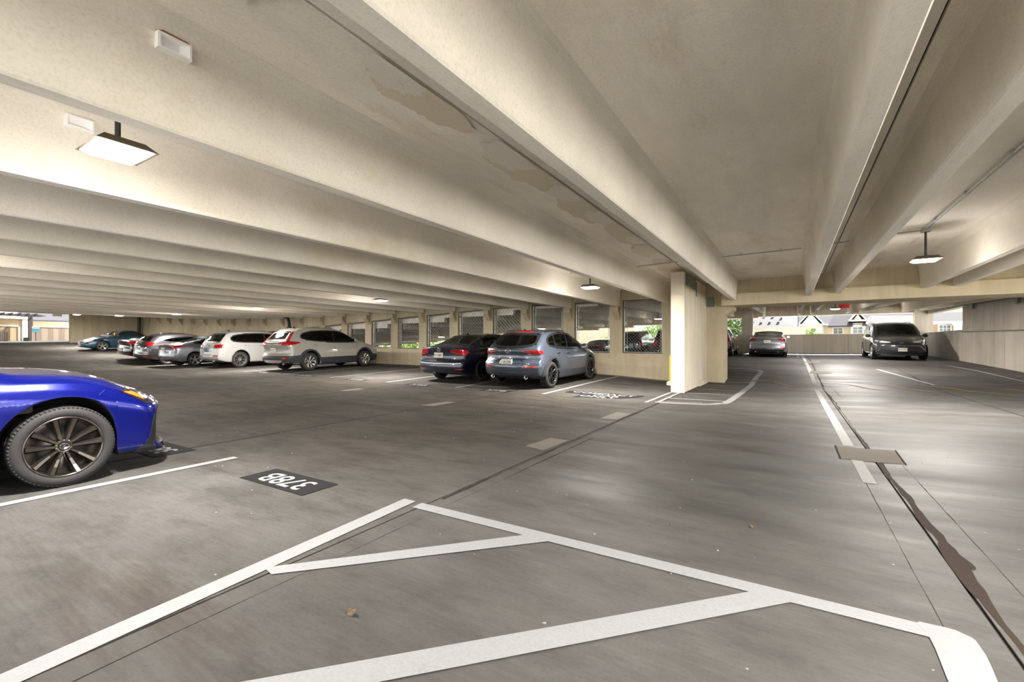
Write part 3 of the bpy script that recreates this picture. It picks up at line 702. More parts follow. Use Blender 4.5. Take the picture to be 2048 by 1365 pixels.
def lamp(X, Y, z, label, power=LAMP_W, ztop=None):
    t = empty('ceiling_lamp', (X, Y, z), label=label, cat='lamp', group='hanging box lamps')
    link('housing', HM, t); link('lens', LM, t)
    zt_ = (ztop if ztop else lerp(ZS, X) + SD) - z
    b = MB(); b.tube([(0, 0, .055), (0, 0, zt_)], .018, 8); b.obj('pole', M['dsteel'], t)
    b = MB(); b.box(-.06, .06, -.06, .06, zt_ - .07, zt_); b.obj('junction_box', M['steel'], t)
    for nm, ty, zz, pw in (('lamp_glow_down', 'AREA', -.04, power * .94), ('lamp_glow', 'POINT', -.26, power * .06)):
        L = bpy.data.lights.new(nm, ty); L.energy = pw; L.color = (1, .94, .88)
        if ty == 'AREA': L.shape = 'RECTANGLE'; L.size = .34; L.size_y = .3
        else: L.shadow_soft_size = .16
        o = bpy.data.objects.new(nm, L); COL.objects.link(o); o.parent = t; o.location = (0, 0, zz)
lamp(-4.08, 1.26, 2.565, lab[0], power=150); lamp(-4.08, 10.15, 2.56, lab[1]); lamp(-11.19, 10.1, 2.61, lab[2]); lamp(-18.3, 10.1, 2.67, lab[3]); lamp(-25.4, 10.1, 2.68, lab[4])
lamp(1.98, 10.4, 2.655, lab[5]); lamp(2.02, 20.2, 2.79, lab[7], power=150, ztop=3.3); lamp(1.72, 25.3, 2.83, lab[6], power=150, ztop=3.45)
for X, q in ((-11.19, 'first'), (-18.3, 'second'), (-25.4, 'third'), (-32.5, 'fourth')): lamp(X, 1.26, lerp(ZS, X) + .03, 'lit lamp in the near row, ' + q + ' beyond the left edge of the picture')
lamp(1.98, 1.26, 2.65, 'lamp above and behind the camera on the right'); lamp(-32.5, 10.1, 2.85, 'lamp in the far left end bay'); lamp(-39.5, 10.1, 3.15, 'lamp near the far left exit')
for X, q in ((-6, 'first'), (-13, 'second'), (-21, 'third')): lamp(X, 24.5, 2.72 - .055 * (-3.2 - X), 'lit lamp beyond the mesh screens, ' + q + ' from the pier', power=60, ztop=3.35 - .055 * (-3.2 - X))
# red bell-shaped sign
t = empty('fire_alarm_sign', (1.62, 20.0, 2.62), label='round red fire alarm housing hanging beyond the beam', cat='alarm')
b = MB()
for k in range(14):
    a = 2 * PI * k / 14; b.box(.13 * math.cos(a) - .03, .13 * math.cos(a) + .03, .13 * math.sin(a) - .03, .13 * math.sin(a) + .03, -.12, .03)
b.lathe([(.15, -.11), (.16, -.06), (.15, .02), (.08, .05), (0, .05)], 20, 'z'); b.lathe([(0, -.11), (.15, -.11)], 20, 'z'); b.obj('housing', M['red'], t)
b = MB(); b.lathe([(0, .04), (.07, .05), (.03, .12), (.015, .14), (.015, .7)], 10, 'z'); b.obj('hanger', M['dsteel'], t)
b = MB(); b.box(-.09, .09, -.01, .01, -.26, -.11); b.obj('sign_panel', simple('pale_translucent_panel', srgb(190, 182, 170), .4), t)
# ------------------------------------------------------------------ cars
def carpaint(name, c, metal=.5, rough=.25):
    m, t, b = newmat(name)
    b.inputs['Base Color'].default_value = c; b.inputs['Metallic'].default_value = metal; b.inputs['Roughness'].default_value = rough
    b.inputs['Coat Weight'].default_value = 1; b.inputs['Coat Roughness'].default_value = .03
    n = t.nodes.new('ShaderNodeTexNoise'); n.inputs['Scale'].default_value = 900
    col = _mix(t, .35, c, _ramp(t, n.outputs[0], [(.35, g(.75)), (.65, g(1.25))]), 'MULTIPLY')
    geo = t.nodes.new('ShaderNodeNewGeometry')
    t.links.new(_mix(t, geo.outputs['Backfacing'], col, (.02, .02, .02, 1)), b.inputs['Base Color'])
    return m
def glassmat(name, tint, refl=.08):
    m, t, b = newmat(name); t.nodes.remove(b); o = t.nodes['Material Output']
    tr = t.nodes.new('ShaderNodeBsdfTransparent'); tr.inputs[0].default_value = tint
    gl = t.nodes.new('ShaderNodeBsdfGlossy'); gl.inputs['Roughness'].default_value = .02; gl.inputs[0].default_value = (.9, .95, .93, 1)
    lw = t.nodes.new('ShaderNodeFresnel'); lw.inputs[0].default_value = 1.52
    mx = t.nodes.new('ShaderNodeMixShader'); t.links.new(lw.outputs[0], mx.inputs[0]); t.links.new(tr.outputs[0], mx.inputs[1]); t.links.new(gl.outputs[0], mx.inputs[2])
    t.links.new(mx.outputs[0], o.inputs[0]); return m
M['glass'] = glassmat('car_glass', (.66, .80, .72, 1)); M['dglass'] = glassmat('privacy_glass', (.16, .19, .17, 1))
M['black'] = simple('black_trim', srgb(22, 22, 24), .35, 0, .5)
M['clad'] = simple('dark_cladding', srgb(44, 45, 50), .55)
M['tyre'] = simple('tyre_rubber', srgb(36, 35, 35), .75, bump=.3)
M['cabin'] = simple('cabin_trim', srgb(66, 66, 64), .8)
M['well'] = simple('wheel_well', srgb(14, 14, 14), .95)
M['chrome'] = simple('chrome', srgb(215, 215, 215), .12, 1)
M['alloy'] = simple('silver_alloy', srgb(190, 188, 184), .28, .9)
M['galloy'] = simple('dark_alloy', srgb(48, 48, 50), .25, .8)
M['balloy'] = simple('bronze_grey_alloy', srgb(112, 105, 98), .2, .95)
M['tail'] = simple('red_lamp_lens', srgb(150, 8, 13), .12, 0, 1)
M['tail'].node_tree.nodes['Principled BSDF'].inputs['Emission Color'].default_value = srgb(200, 20, 24)
M['tail'].node_tree.nodes['Principled BSDF'].inputs['Emission Strength'].default_value = 0.0
M['clearlens'] = simple('clear_lamp_lens', srgb(206, 210, 214), .1, .3, 1)
M['amber'] = simple('amber_lamp_lens', srgb(226, 110, 30), .15, 0, 1)
M['platewhite'] = simple('plate_white', srgb(226, 222, 210), .5)
M['plateblue'] = simple('plate_blue', srgb(96, 130, 160), .5)
M['plateink'] = simple('plate_ink', srgb(70, 60, 66), .6)
PROJ = {'R': (Vector((-1, 0, 0)), lambda u, v: Vector((3, u, v))), 'L': (Vector((1, 0, 0)), lambda u, v: Vector((-3, u, v))),
        'B': (Vector((0, 1, 0)), lambda u, v: Vector((u, -6, v))), 'F': (Vector((0, -1, 0)), lambda u, v: Vector((u, 6, v))),
        'T': (Vector((0, 0, -1)), lambda u, v: Vector((u, v, 5)))}
class Car:
    def __init__(s, spec):
        s.s = spec; s.L, s.W, s.H = spec['L'], spec['W'], spec['H']; s.hw = s.W / 2
        s.ra, s.fa, s.tr = spec['ra'], spec['fa'], spec['tr']
        s.root = empty('car', label=spec['label'], cat='car', group=spec.get('group'))
        s.paint = spec['paint']; s.build_body()
    def fn(s, key, y): return smooth_tab(s.s[key], y)
    def warp(s, x, y, z, w_):
        sp_ = s.s
        for prof, y_end, sg in (('rear', -s.L / 2, 1), ('front', s.L / 2, -1)):
            D = sp_.get(prof + 'D', .9); t = max(0, 1 - abs(y - y_end) / D)
            if t > 0:
                y += sg * (smooth_tab(sp_[prof], z) * t + sp_.get(prof + 'curve', .10) * t * (abs(x) / max(.3, w_)) ** 2.4)
        return y
    def build_body(s):
        sp_ = s.s; L = s.L; R = sp_.get('ar', s.tr * 1.17); st = set()
        step = sp_.get('res', .05); n = int(L / step)
        for i in range(n + 1): st.add(round(-L / 2 + L * i / n, 4))
        for e in (.006, .02, .045, .08): st.add(round(-L / 2 + e, 4)); st.add(round(L / 2 - e, 4))
        arch = []
        for ya in (s.ra, s.fa):
            arch.append((ya - R - .02, ya + R + .02))
            for k in range(0, 25): arch.append(None); st.add(round(ya + R * math.cos(PI * k / 24), 4))
            st.add(round(ya - R - .004, 4)); st.add(round(ya + R + .004, 4))
        ys = []
        sp2 = sorted(st)
        for y in sp2:
            if ys and y - ys[-1] < .0035: continue
            ys.append(y)
        ns, ng, nr = 13, 8, 9; rings = []
        tabf = [(0, .945), (.12, .975), (.3, .992), (.5, 1), (.68, .992), (.78, .985), (.9, .962), (1, .925)] if 'sidef' not in sp_ else sp_['sidef']
        for y in ys:
            rr = sp_.get('cr', .22); d = min(y + L / 2, L / 2 - y)
            wf = 1 if d >= rr else 1 - (1 - math.sqrt(max(0, 1 - ((rr - d) / rr) ** 2))) * sp_.get('crk', .09)
            w_ = s.fn('plan', y) * s.hw * wf; zb = s.fn('bot', y); zt = s.fn('top', y); zs = min(s.fn('belt', y), zt - .035)
            wt = s.fn('roofw', y) * w_
            za = zb
            for ya in (s.ra, s.fa):
                if abs(y - ya) <= R + .001: za = max(zb, s.tr + .01 + math.sqrt(max(0, R * R - (y - ya) ** 2)))
            half = [(0, zb), (w_ * .58, zb), (w_ * .6, za if za > zb else zb), (w_ * .90, za if za > zb else zb)]
            z0 = za + (.0 if za > zb else .03)
            for i in range(ns):
                t = i / (ns - 1); z = z0 + (zs - z0) * t
                tt = (z - zb) / max(.05, zs - zb)
                half.append((w_ * lerp(tabf, tt), z))
            crown = sp_.get('crown', .055) * (1 if zt - zs > .2 else .8); ze = max(zs + .012, zt - crown)
            wsh = w_ * lerp(tabf, 1)
            wt = min(wt, wsh - .01)
            for i in range(1, ng + 1):
                t = i / ng
                bul = .02 * math.sin(PI * t) * min(1, (zt - zs) / .3)
                half.append((wsh + (wt - wsh) * t + bul, zs + (ze - zs) * t))
            for i in range(1, nr + 1):
                t = i / nr; x_ = wt * (1 - t); half.append((x_, ze + (zt - ze) * (1 - (x_ / wt) ** 2.0)))
            rings.append((y, w_, half))
        b = MB(); nh = len(rings[0][2]); full = 2 * nh - 2
        for y, w_, half in rings:
            pts = half + [(-p[0], p[1]) for p in half[-2:0:-1]]
            for x_, z in pts: b.v.append((x_, s.warp(x_, y, z, w_), z))
        for k in range(len(rings) - 1):
            for i in range(full):
                j = (i + 1) % full
                b.f.append((k * full + i, k * full + j, (k + 1) * full + j, (k + 1) * full + i))
                lo = min(i, full - i - 1) if i < nh else full - i - 1
                b.m.append(1 if lo < 4 else 0)
        for (k, flip) in ((0, False), (len(rings) - 1, True)):          # end caps as grids
            y, w_, half = rings[k]; m_ = 14; base = k * full
            def vid(i, c):
                if c == 0: return base + i
                if c == m_: return base + (full - i) % full
                key = (i, c)
                if key not in cache:
                    x_ = half[i][0] * (1 - 2 * c / m_); z = half[i][1]
                    cache[key] = len(b.v); b.v.append((x_, s.warp(x_, y, z, w_), z))
                return cache[key]
            cache = {}
            order = list(range(3, nh - 1))
            for a_, c2 in zip(order, order[1:]):
                for c in range(m_):
                    f = (vid(a_, c), vid(a_, c + 1), vid(c2, c + 1), vid(c2, c)); b.f.append(f[::-1] if flip else f); b.m.append(0)
            f_top = [vid(nh - 2, c) for c in range(m_ + 1)] + [base + nh - 1]; b.f.append(tuple(f_top if not flip else f_top[::-1])); b.m.append(0)
            f_bot = [vid(3, c) for c in range(m_ + 1)] + [base + (full - 2) % full, base + full - 1, base, base + 1, base + 2]; b.f.append(tuple(f_bot[::-1] if not flip else f_bot)); b.m.append(1)
        import bmesh
        bm_ = bmesh.new(); bv = [bm_.verts.new(v) for v in b.v]; mi_ = {}
        for f_, q_ in zip(b.f, b.m):
            try: ff = bm_.faces.new([bv[i] for i in f_]); ff.material_index = q_
            except ValueError: pass
        bmesh.ops.recalc_face_normals(bm_, faces=bm_.faces[:]); bm_.verts.index_update()
        b.f = [tuple(v.index for v in ff.verts) for ff in bm_.faces]; b.m = [ff.material_index for ff in bm_.faces]
        cz = sum((ff.calc_center_median().dot(ff.normal) - .6 * ff.normal.z) * ff.calc_area() for ff in bm_.faces)
        if cz < 0: b.f = [f_[::-1] for f_ in b.f]
        bm_.free()
        s.bvh = BVHTree.FromPolygons([Vector(v) for v in b.v], b.f)
        # cut the window openings
        cut = []
        for w_ in sp_['windows']:
            cut.append((w_['p'], w_['poly']))
        def incut(f):
            c = Vector((0, 0, 0))
            for i in f: c += Vector(b.v[i])
            c /= len(f)
            for p, poly in cut:
                if p in 'RL':
                    if abs(c.x) > .35 * s.hw and inside((c.y, c.z), poly) and (c.x > 0 if p == 'R' else c.x < 0): return True
                elif p == 'T':
                    if c.z > sp_['tz'] and inside((c.x, c.y), poly): return True
                elif p == 'B':
                    if c.y < -L / 2 + 1.5 and inside((c.x, c.z), poly): return True
            return False
        mz = min(min(q[1] for q in poly) if p in 'RLB' else sp_['tz'] for p, poly in cut) - .05
        nf, nm = [], []
        for f, mi in zip(b.f, b.m):
            if mi == 0 and b.v[f[0]][2] > mz and incut(f): continue
            nf.append(f); nm.append(mi)
        b.f, b.m = nf, nm
        if sp_.get('archblack'):
            for k, f in enumerate(b.f):
                if b.m[k] == 0 and b.v[f[0]][2] < s.tr + R + .1:
                    cy = sum(b.v[i][1] for i in f) / len(f); cz_ = sum(b.v[i][2] for i in f) / len(f)
                    if min(math.hypot(cy - ya, cz_ - s.tr - .01) for ya in (s.ra, s.fa)) < R + sp_['archblack']: b.m[k] = 2
        s.body = b.obj('body', [s.paint, M['well'], M['clad']], s.root, smooth=True)
        for w_ in sp_['windows']:
            poly = w_['poly']
            s.patch(w_['p'], poly, M[w_.get('mat', 'glass')], w_.get('name', 'side_window'), off=.0035, skirt=0)
            s.rim(w_['p'], poly, .035 if w_['p'] in 'RL' else .05)
            if w_['p'] == 'R' and not sp_.get('noleft'):
                s.patch('L', poly, M[w_.get('mat', 'glass')], w_.get('name', 'side_window'), off=.0035, skirt=0); s.rim('L', poly, .035)
    def hit(s, p, u, v):
        d, o = PROJ[p]; loc, nrm, idx, dist = s.bvh.ray_cast(o(u, v), d)
        if loc is None:
            loc, nrm, idx, dist = s.bvh.find_nearest(o(u, v) + d * ({'R': 3 - s.hw, 'L': 3 - s.hw, 'B': 6 - s.L / 2, 'F': 6 - s.L / 2, 'T': 5 - s.H}[p]))
        if nrm.dot(d) > 0: nrm = -nrm
        return loc, nrm
    def patch(s, p, poly, mat, name, off=.004, skirt=.012, step=.07, parent=None, **kw):
        if 'light' in name or 'brake' in name: step = min(step, .035)
        vs, fs = tess(poly, step); b = MB(); top = []; low = []
        for u, v in vs:
            loc, nrm = s.hit(p, u, v); top.append(tuple(loc + nrm * off)); low.append(loc - nrm * skirt)
        if p in 'LFT' : pass
        fs = [f for f in fs if max(math.dist(top[f[i]], top[f[(i + 1) % 3]]) for i in range(3)) < (.11 if 'light' in name else .4)]
        b.add(top, fs)
        if skirt:
            from collections import Counter
            cnt = Counter()
            for f in fs:
                for i in range(3): cnt[tuple(sorted((f[i], f[(i + 1) % 3])))] += 1
            mp_ = {}
            for f in fs:
                for i in range(3):
                    a, c = f[i], f[(i + 1) % 3]
                    if cnt[tuple(sorted((a, c)))] == 1:
                        for q in (a, c):
                            if q not in mp_: mp_[q] = len(b.v); b.v.append(tuple(low[q]))
                        b.f.append((c, a, mp_[a], mp_[c])); b.m.append(0)
        return b.obj(name, mat, parent or s.root, smooth=(skirt == 0), **kw)
    def both(s, p, poly, mat, name, **kw):
        """side pieces on both sides; front/rear pieces mirrored across the middle"""
        s.patch(p, poly, mat, name, **kw)
        if p == 'R': s.patch('L', poly, mat, name, **kw)
        else: s.patch(p, [(-u, v) for u, v in poly][::-1], mat, name, **kw)
    def rim(s, p, poly, wd):
        n = len(poly); res = []
        pts = []
        for i in range(n):
            a, c = poly[i], poly[(i + 1) % n]; k = max(1, int(math.dist(a, c) / .06))
            pts += [(a[0] + (c[0] - a[0]) * j / k, a[1] + (c[1] - a[1]) * j / k) for j in range(k)]
        area = sum(pts[i - 1][0] * pts[i][1] - pts[i][0] * pts[i - 1][1] for i in range(len(pts)))
        sg = 1 if area > 0 else -1; n = len(pts); inn = []; outp = []
        for i in range(n):
            a, c = Vector(pts[i - 1]), Vector(pts[(i + 1) % n]); d = (c - a).normalized(); nn = Vector((-d.y, d.x)) * sg
            inn.append((pts[i][0] + nn.x * wd, pts[i][1] + nn.y * wd)); outp.append((pts[i][0] - nn.x * .012, pts[i][1] - nn.y * .012))
        b = MB(); vs = []
        for u, v in outp + inn:
            loc, nrm = s.hit(p, u, v); vs.append(tuple(loc + nrm * .0065))
        b.add(vs, [(i, (i + 1) % n, n + (i + 1) % n, n + i) for i in range(n)])
        b.obj('window_surround', M['black'], s.root)
    def seam(s, p, pts, wd=.010, mat='black', name='door_seam', off=.0022):
        pts = densify(pts, 5) if len(pts) > 2 else [tuple(Vector(pts[0]).lerp(Vector(pts[1]), i / 12)) for i in range(13)]
        vs = []
        for i, q in enumerate(pts):
            a, c = Vector(pts[max(0, i - 1)]), Vector(pts[min(len(pts) - 1, i + 1)]); d = (c - a).normalized(); nn = Vector((-d.y, d.x)) * wd / 2
            for sg in (1, -1):
                loc, nrm = s.hit(p, q[0] + nn.x * sg, q[1] + nn.y * sg); vs.append(tuple(loc + nrm * off))
        b = MB(); b.add(vs, [(2 * i, 2 * i + 1, 2 * i + 3, 2 * i + 2) for i in range(len(pts) - 1)])
        b.obj(name, M[mat], s.root)
    def archtrim(s, ya, wd=.06, mat='clad', r0=None, off=.010, lo=.0):
        R = r0 or s.s.get('ar', s.tr * 1.17); z0 = s.tr + .01; n = 26; inn, outp = [], []
        for i in range(n + 1):
            a = PI * i / n; zz = z0 + (R + .001) * math.sin(a)
            inn.append((ya + (R + .012) * math.cos(a), z0 + (R + .012) * math.sin(a))); outp.append((ya + (R + wd) * math.cos(a), z0 + (R + wd) * math.sin(a)))
        for p in 'RL': s.patch(p, inn + outp[::-1], M[mat], 'arch_trim', off=off + .004, skirt=.03, step=.04)
    def handle(s, y, z):
        for sg, p in ((1, 'R'), (-1, 'L')):
            loc, nrm = s.hit(p, y, z); b = MB()
            b.tube([(loc.x - sg * .005, y - .10, z), (loc.x + sg * .028, y - .075, z + .003), (loc.x + sg * .032, y + .06, z + .005), (loc.x - sg * .005, y + .10, z)], .012, 8)
            b.obj('door_handle', s.paint, s.root, smooth=True)
    def mirror(s, y, z, mat=None):
        for sg, p in ((1, 'R'), (-1, 'L')):
            loc, nrm = s.hit(p, y, z); b = MB(); x0 = loc.x - sg * .02
            v, f = [], []
            ring = [(-.055, -.055), (.055, -.065), (.07, .0), (.05, .06), (-.05, .065), (-.065, 0)]
            secs = [(.05, .55, 0), (.10, .95, .01), (.17, 1.05, .01), (.225, .9, 0), (.245, .5, -.01)]
            for dx, k, dy in secs:
                for q in ring: v.append((x0 + sg * dx, y + dy + q[0] * k * .9, z + .05 + q[1] * k * 1.15))
            for i in range(len(secs) - 1):
                for j in range(6): f.append((i * 6 + j, i * 6 + (j + 1) % 6, (i + 1) * 6 + (j + 1) % 6, (i + 1) * 6 + j))
            f += [tuple(range(6)), tuple(range(24, 30))]
            b.add(v, f); mo = b.obj('side_mirror', mat or s.paint, s.root, smooth=True)
            b = MB(); b.tube([(x0 - sg * .04, y + .03, z - .02), (x0 + sg * .09, y, z + .02)], .022, 8); b.obj('mirror_arm', M['black'], mo)
            b = MB(); yb = y - .062
            b.add([(x0 + sg * .07, yb, z + .0), (x0 + sg * .22, yb, z + .0), (x0 + sg * .21, yb, z + .11), (x0 + sg * .08, yb, z + .11)], [(0, 1, 2, 3) if sg > 0 else (3, 2, 1, 0)])
            b.obj('mirror_glass', M['chrome'], mo)
    def plate(s, z, txt=None, front=False, mat='platewhite', w_=.31, u=0):
        p = 'F' if front else 'B'; loc, nrm = s.hit(p, u, z); sg = 1 if front else -1
        y = loc.y + sg * .03; b = MB(); b.box(-w_ / 2 + u, w_ / 2 + u, min(y, y - sg * .03), max(y, y - sg * .03), z - .078, z + .078)
        o = b.obj('license_plate', M[mat], s.root)
        b = MB()
        for q in ((-w_ / 2 - .008, w_ / 2 + .008, z - .088, z - .076), (-w_ / 2 - .008, w_ / 2 + .008, z + .076, z + .088)): b.box(q[0] + u, q[1] + u, y - .012, y + .002 * sg + .002, q[2], q[3])
        b.obj('plate_frame', M['black'], o)
        if txt:
            me = text_mesh('plate_letters', txt, .095, M['plateink'], bold=.001)
            me.transform(Matrix.Diagonal((.72, 1, 1, 1))); me.transform(Matrix.Rotation(PI / 2, 4, 'X'))
            if front: me.transform(Matrix.Rotation(PI, 4, 'Z'))
            me.transform(Matrix.Translation((u, y + sg * .003, z - .005))); link('plate_letters', me, o)
    def emblem(s, p, u, v, r, kind='ring', mat='chrome', z_t=.0):
        loc, nrm = s.hit(p, u, v); b = MB(); n = 20
        q = nrm.to_track_quat('Z', 'Y').to_matrix().to_4x4(); q.translation = loc + nrm * .008
        def ring(cx, rx, ry, th): b.tube([(cx + rx * math.cos(2 * PI * i / n), ry * math.sin(2 * PI * i / n), 0) for i in range(n + 1)], th, 5, caps=False)
        if kind == 'ring': ring(0, r, r * .75, r * .1); b.tube([(-r * .5, 0, 0), (0, -r * .3, 0), (r * .5, 0, 0)], r * .1, 5)
        if kind == 'wings':
            ring(0, r, r * .78, r * .09); b.tube([(-r * .95, r * .2, 0), (-r * .45, r * .1, 0), (0, -r * .35, 0), (r * .45, r * .1, 0), (r * .95, r * .2, 0)], r * .1, 5)
        if kind == 'vw':
            ring(0, r, r, r * .1); b.tube([(-r * .38, r * .85, 0), (0, r * .08, 0), (r * .38, r * .85, 0)], r * .09, 5)
            b.tube([(-r * .85, r * .3, 0), (-r * .4, -r * .85, 0), (0, -r * .05, 0), (r * .4, -r * .85, 0), (r * .85, r * .3, 0)], r * .09, 5)
        if kind == 'oval_l':
            ring(0, r, r * .75, r * .1); b.tube([(r * .25, r * .6, 0), (-r * .4, -r * .4, 0), (r * .5, -r * .4, 0)], r * .1, 5)
        if kind == 'rings4':
            for k in range(4): ring((k - 1.5) * r * .62, r * .4, r * .4, r * .07)
        if kind == 'h':
            ring(0, r, r * .85, r * .08); b.tube([(-r * .45, r * .6, 0), (-r * .35, -r * .6, 0)], r * .09, 5); b.tube([(r * .45, r * .6, 0), (r * .35, -r * .6, 0)], r * .09, 5); b.tube([(-r * .4, 0, 0), (r * .4, 0, 0)], r * .09, 5)
        if kind == 'ellipse':
            ring(0, r, r * .66, r * .09); ring(0, r * .35, r * .6, r * .07); ring(0, r * .7, r * .3, r * .07)
        me = b.mesh('emblem', M[mat], True); me.transform(q); link('emblem', me, s.root)
    def lettering(s, p, u, v, txt, size, mat='chrome'):
        loc, nrm = s.hit(p, u, v); me = text_mesh('badge_letters', txt, size, M[mat], ext=.002, bold=.0008)
        if p == 'B': me.transform(Matrix.Rotation(PI / 2, 4, 'X'))
        if p == 'R': me.transform(Matrix.Rotation(PI / 2, 4, 'X')); me.transform(Matrix.Rotation(PI / 2, 4, 'Z'))
        me.transform(Matrix.Translation(loc + nrm * .016)); link('badge_letters', me, s.root)
    def exhaust(s, u, z, r=.04):
        loc, nrm = s.hit('B', u, z + .06); b = MB()
        b.lathe([(r, -.05), (r, .12), (r * .8, .12), (r * .8, -.05), (r, -.05)], 16, 'y', c=(u, loc.y + .03, z))
        o = b.obj('exhaust_tip', M['chrome'], s.root, smooth=True)
        b = MB(); b.lathe([(0, .02), (r * .8, .02)], 16, 'y', c=(u, loc.y + .03, z)); b.obj('exhaust_bore', M['well'], o)
    def antenna(s, y):
        loc, nrm = s.hit('T', 0, y); b = MB()
        b.add([(-.02, y + .07, loc.z - .005), (.02, y + .07, loc.z - .005), (.012, y - .06, loc.z), (-.012, y - .06, loc.z), (0, y - .05, loc.z + .065), (0, y - .02, loc.z + .06)], [(0, 1, 5), (1, 2, 4, 5), (2, 3, 4), (3, 0, 5, 4), (0, 3, 2, 1)])
        b.obj('antenna', s.paint, s.root)
    def rails(s, y0, y1, u, mat='black'):
        for sg in (1, -1):
            pts = []
            for i in range(9):
                y = y0 + (y1 - y0) * i / 8; loc, nrm = s.hit('T', u * sg, y); pts.append((u * sg, y, loc.z + (.0 if i in (0, 8) else .035)))
            b = MB(); b.tube(pts, .014, 6); b.obj('roof_rail', M[mat], s.root, smooth=True)
    def seats(s, y1, zf=.55, rear=None, mat='cabin', top=1.2):
        def seat(x0, y0, wd, hd):
            b = MB(); sec = [(-.02, 0, wd / 2), (-.07, .30, wd / 2), (-.14, .50, wd / 2 * .9), (-.17, .56, wd / 2 * .6)]
            z0 = zf - .03
            v, f = [], []
            for dy, dz, hw_ in [(0, 0, wd / 2), (-.04, .2, wd / 2), (-.12, .44, wd / 2 * .95), (-.16, .53, wd / 2 * .6)]:
                v += [(x0 - hw_, y0 + dy, z0 + dz), (x0 + hw_, y0 + dy, z0 + dz), (x0 + hw_, y0 + dy - .11, z0 + dz), (x0 - hw_, y0 + dy - .11, z0 + dz)]
            for i in range(3):
                for j in range(4): f.append((i * 4 + j, i * 4 + (j + 1) % 4, (i + 1) * 4 + (j + 1) % 4, (i + 1) * 4 + j))
            f.append((12, 13, 14, 15)); b.add(v, f); b.box(x0 - wd / 2, x0 + wd / 2, y0 - .1, y0 + .48, z0 - .12, z0 + .03)
            o = b.obj('seat', M[mat], s.root)
            for hx in hd:
                b = MB(); zc_ = z0 + .64; v = []
                for dz, k in ((-.09, .75), (0, 1), (.09, .8)):
                    for (a, c) in ((-.12, .045), (.12, .045), (.12, -.045), (-.12, -.045)): v.append((hx + a * k, y0 - .20 + c, zc_ + dz))
                b.add(v, [(i * 4 + j, i * 4 + (j + 1) % 4, i * 4 + 4 + (j + 1) % 4, i * 4 + 4 + j) for i in range(2) for j in range(4)] + [(3, 2, 1, 0), (8, 9, 10, 11)])
                b.obj('headrest', M[mat], o)
        seat(.37, y1, .48, [.37]); seat(-.37, y1, .48, [-.37])
        if rear is not None: seat(0, rear, 1.24, [-.4, .4])
        b = MB(); b.box(-s.hw * .78, s.hw * .78, y1 + .75, y1 + 1.15, .62, s.s.get('dashz', .93)); b.obj('dashboard', M[mat], s.root)
        b = MB(); b.tube([(-.37 + .19 * math.cos(2 * PI * i / 18), y1 + .62 - .05 * math.sin(2 * PI * i / 18), .98 + .17 * math.sin(2 * PI * i / 18)) for i in range(19)], .014, 6, caps=False)
        b.obj('steering_wheel', M[mat], s.root)
        b = MB(); b.box(-s.hw * .82, s.hw * .82, -s.L / 2 + .45, y1 + .8, .40, .44); b.obj('cabin_floor', M[mat], s.root)
    def wheels(s, style='five', mat='alloy', tw=.22, detail=1, rr=None, track=None, only=None, cap=None):
        tr = s.tr; rr = rr or tr * .70; nseg = 56 if detail > 1 else 36
        b = MB(); h = tw / 2; gr = []
        prof = [(rr, -h * .86), (rr + .012, -h * .98), ((tr + rr) / 2, -h * 1.03), (tr * .955, -h * .93), (tr * .985, -h * .80)]
        ng = 4
        for k in range(ng):
            c = -h * .62 + k * (h * 1.24 / (ng - 1)); prof += [(tr, c - .02 * h), (tr, c - .008 - .0), (tr - .009, c - .005), (tr - .009, c + .005), (tr, c + .008)]
        prof += [(tr * .985, h * .80), (tr * .955, h * .93), ((tr + rr) / 2, h * 1.03), (rr + .012, h * .98), (rr, h * .86)]
        b.lathe(prof, nseg, 'x')
        if detail > 1:                                            # shoulder tread blocks
            for k in range(72):
                a = 2 * PI * k / 72
                for sx in (h * .90,):
                    ca, sa = math.cos(a), math.sin(a); ca2, sa2 = math.cos(a + .05), math.sin(a + .05)
                    b.add([(sx - .03, tr * .999 * ca, tr * .999 * sa), (sx + .004, tr * .962 * ca, tr * .962 * sa), (sx + .004, tr * .962 * ca2, tr * .962 * sa2), (sx - .03, tr * .999 * ca2, tr * .999 * sa2),
                           (sx - .03, tr * 1.004 * ca, tr * 1.004 * sa), (sx + .009, tr * .966 * ca, tr * .966 * sa), (sx + .009, tr * .966 * ca2, tr * .966 * sa2), (sx - .03, tr * 1.004 * ca2, tr * 1.004 * sa2)],
                          [(4, 5, 6, 7), (0, 1, 5, 4), (1, 2, 6, 5), (2, 3, 7, 6), (3, 0, 4, 7)])
        tyre = b.mesh('wheel', M['tyre'], True)
        b = MB(); b.lathe([(rr + .004, h * .93), (rr * 1.0, h * .97), (rr * .965, h * .93), (rr * .94, h * .75), (rr * .90, h * .2), (rr * .90, -h * .8)], nseg, 'x'); rim = b.mesh('rim', M[mat], True)
        b = MB(); b.lathe([(0, h * .1), (rr * .62, h * .1), (rr * .62, -h * .1), (rr * .9, -h * .2)], 28, 'x'); disc = b.mesh('brake_disc', M['dsteel'] if detail < 2 else simple('brake_disc', srgb(120, 116, 112), .35, .8), True)
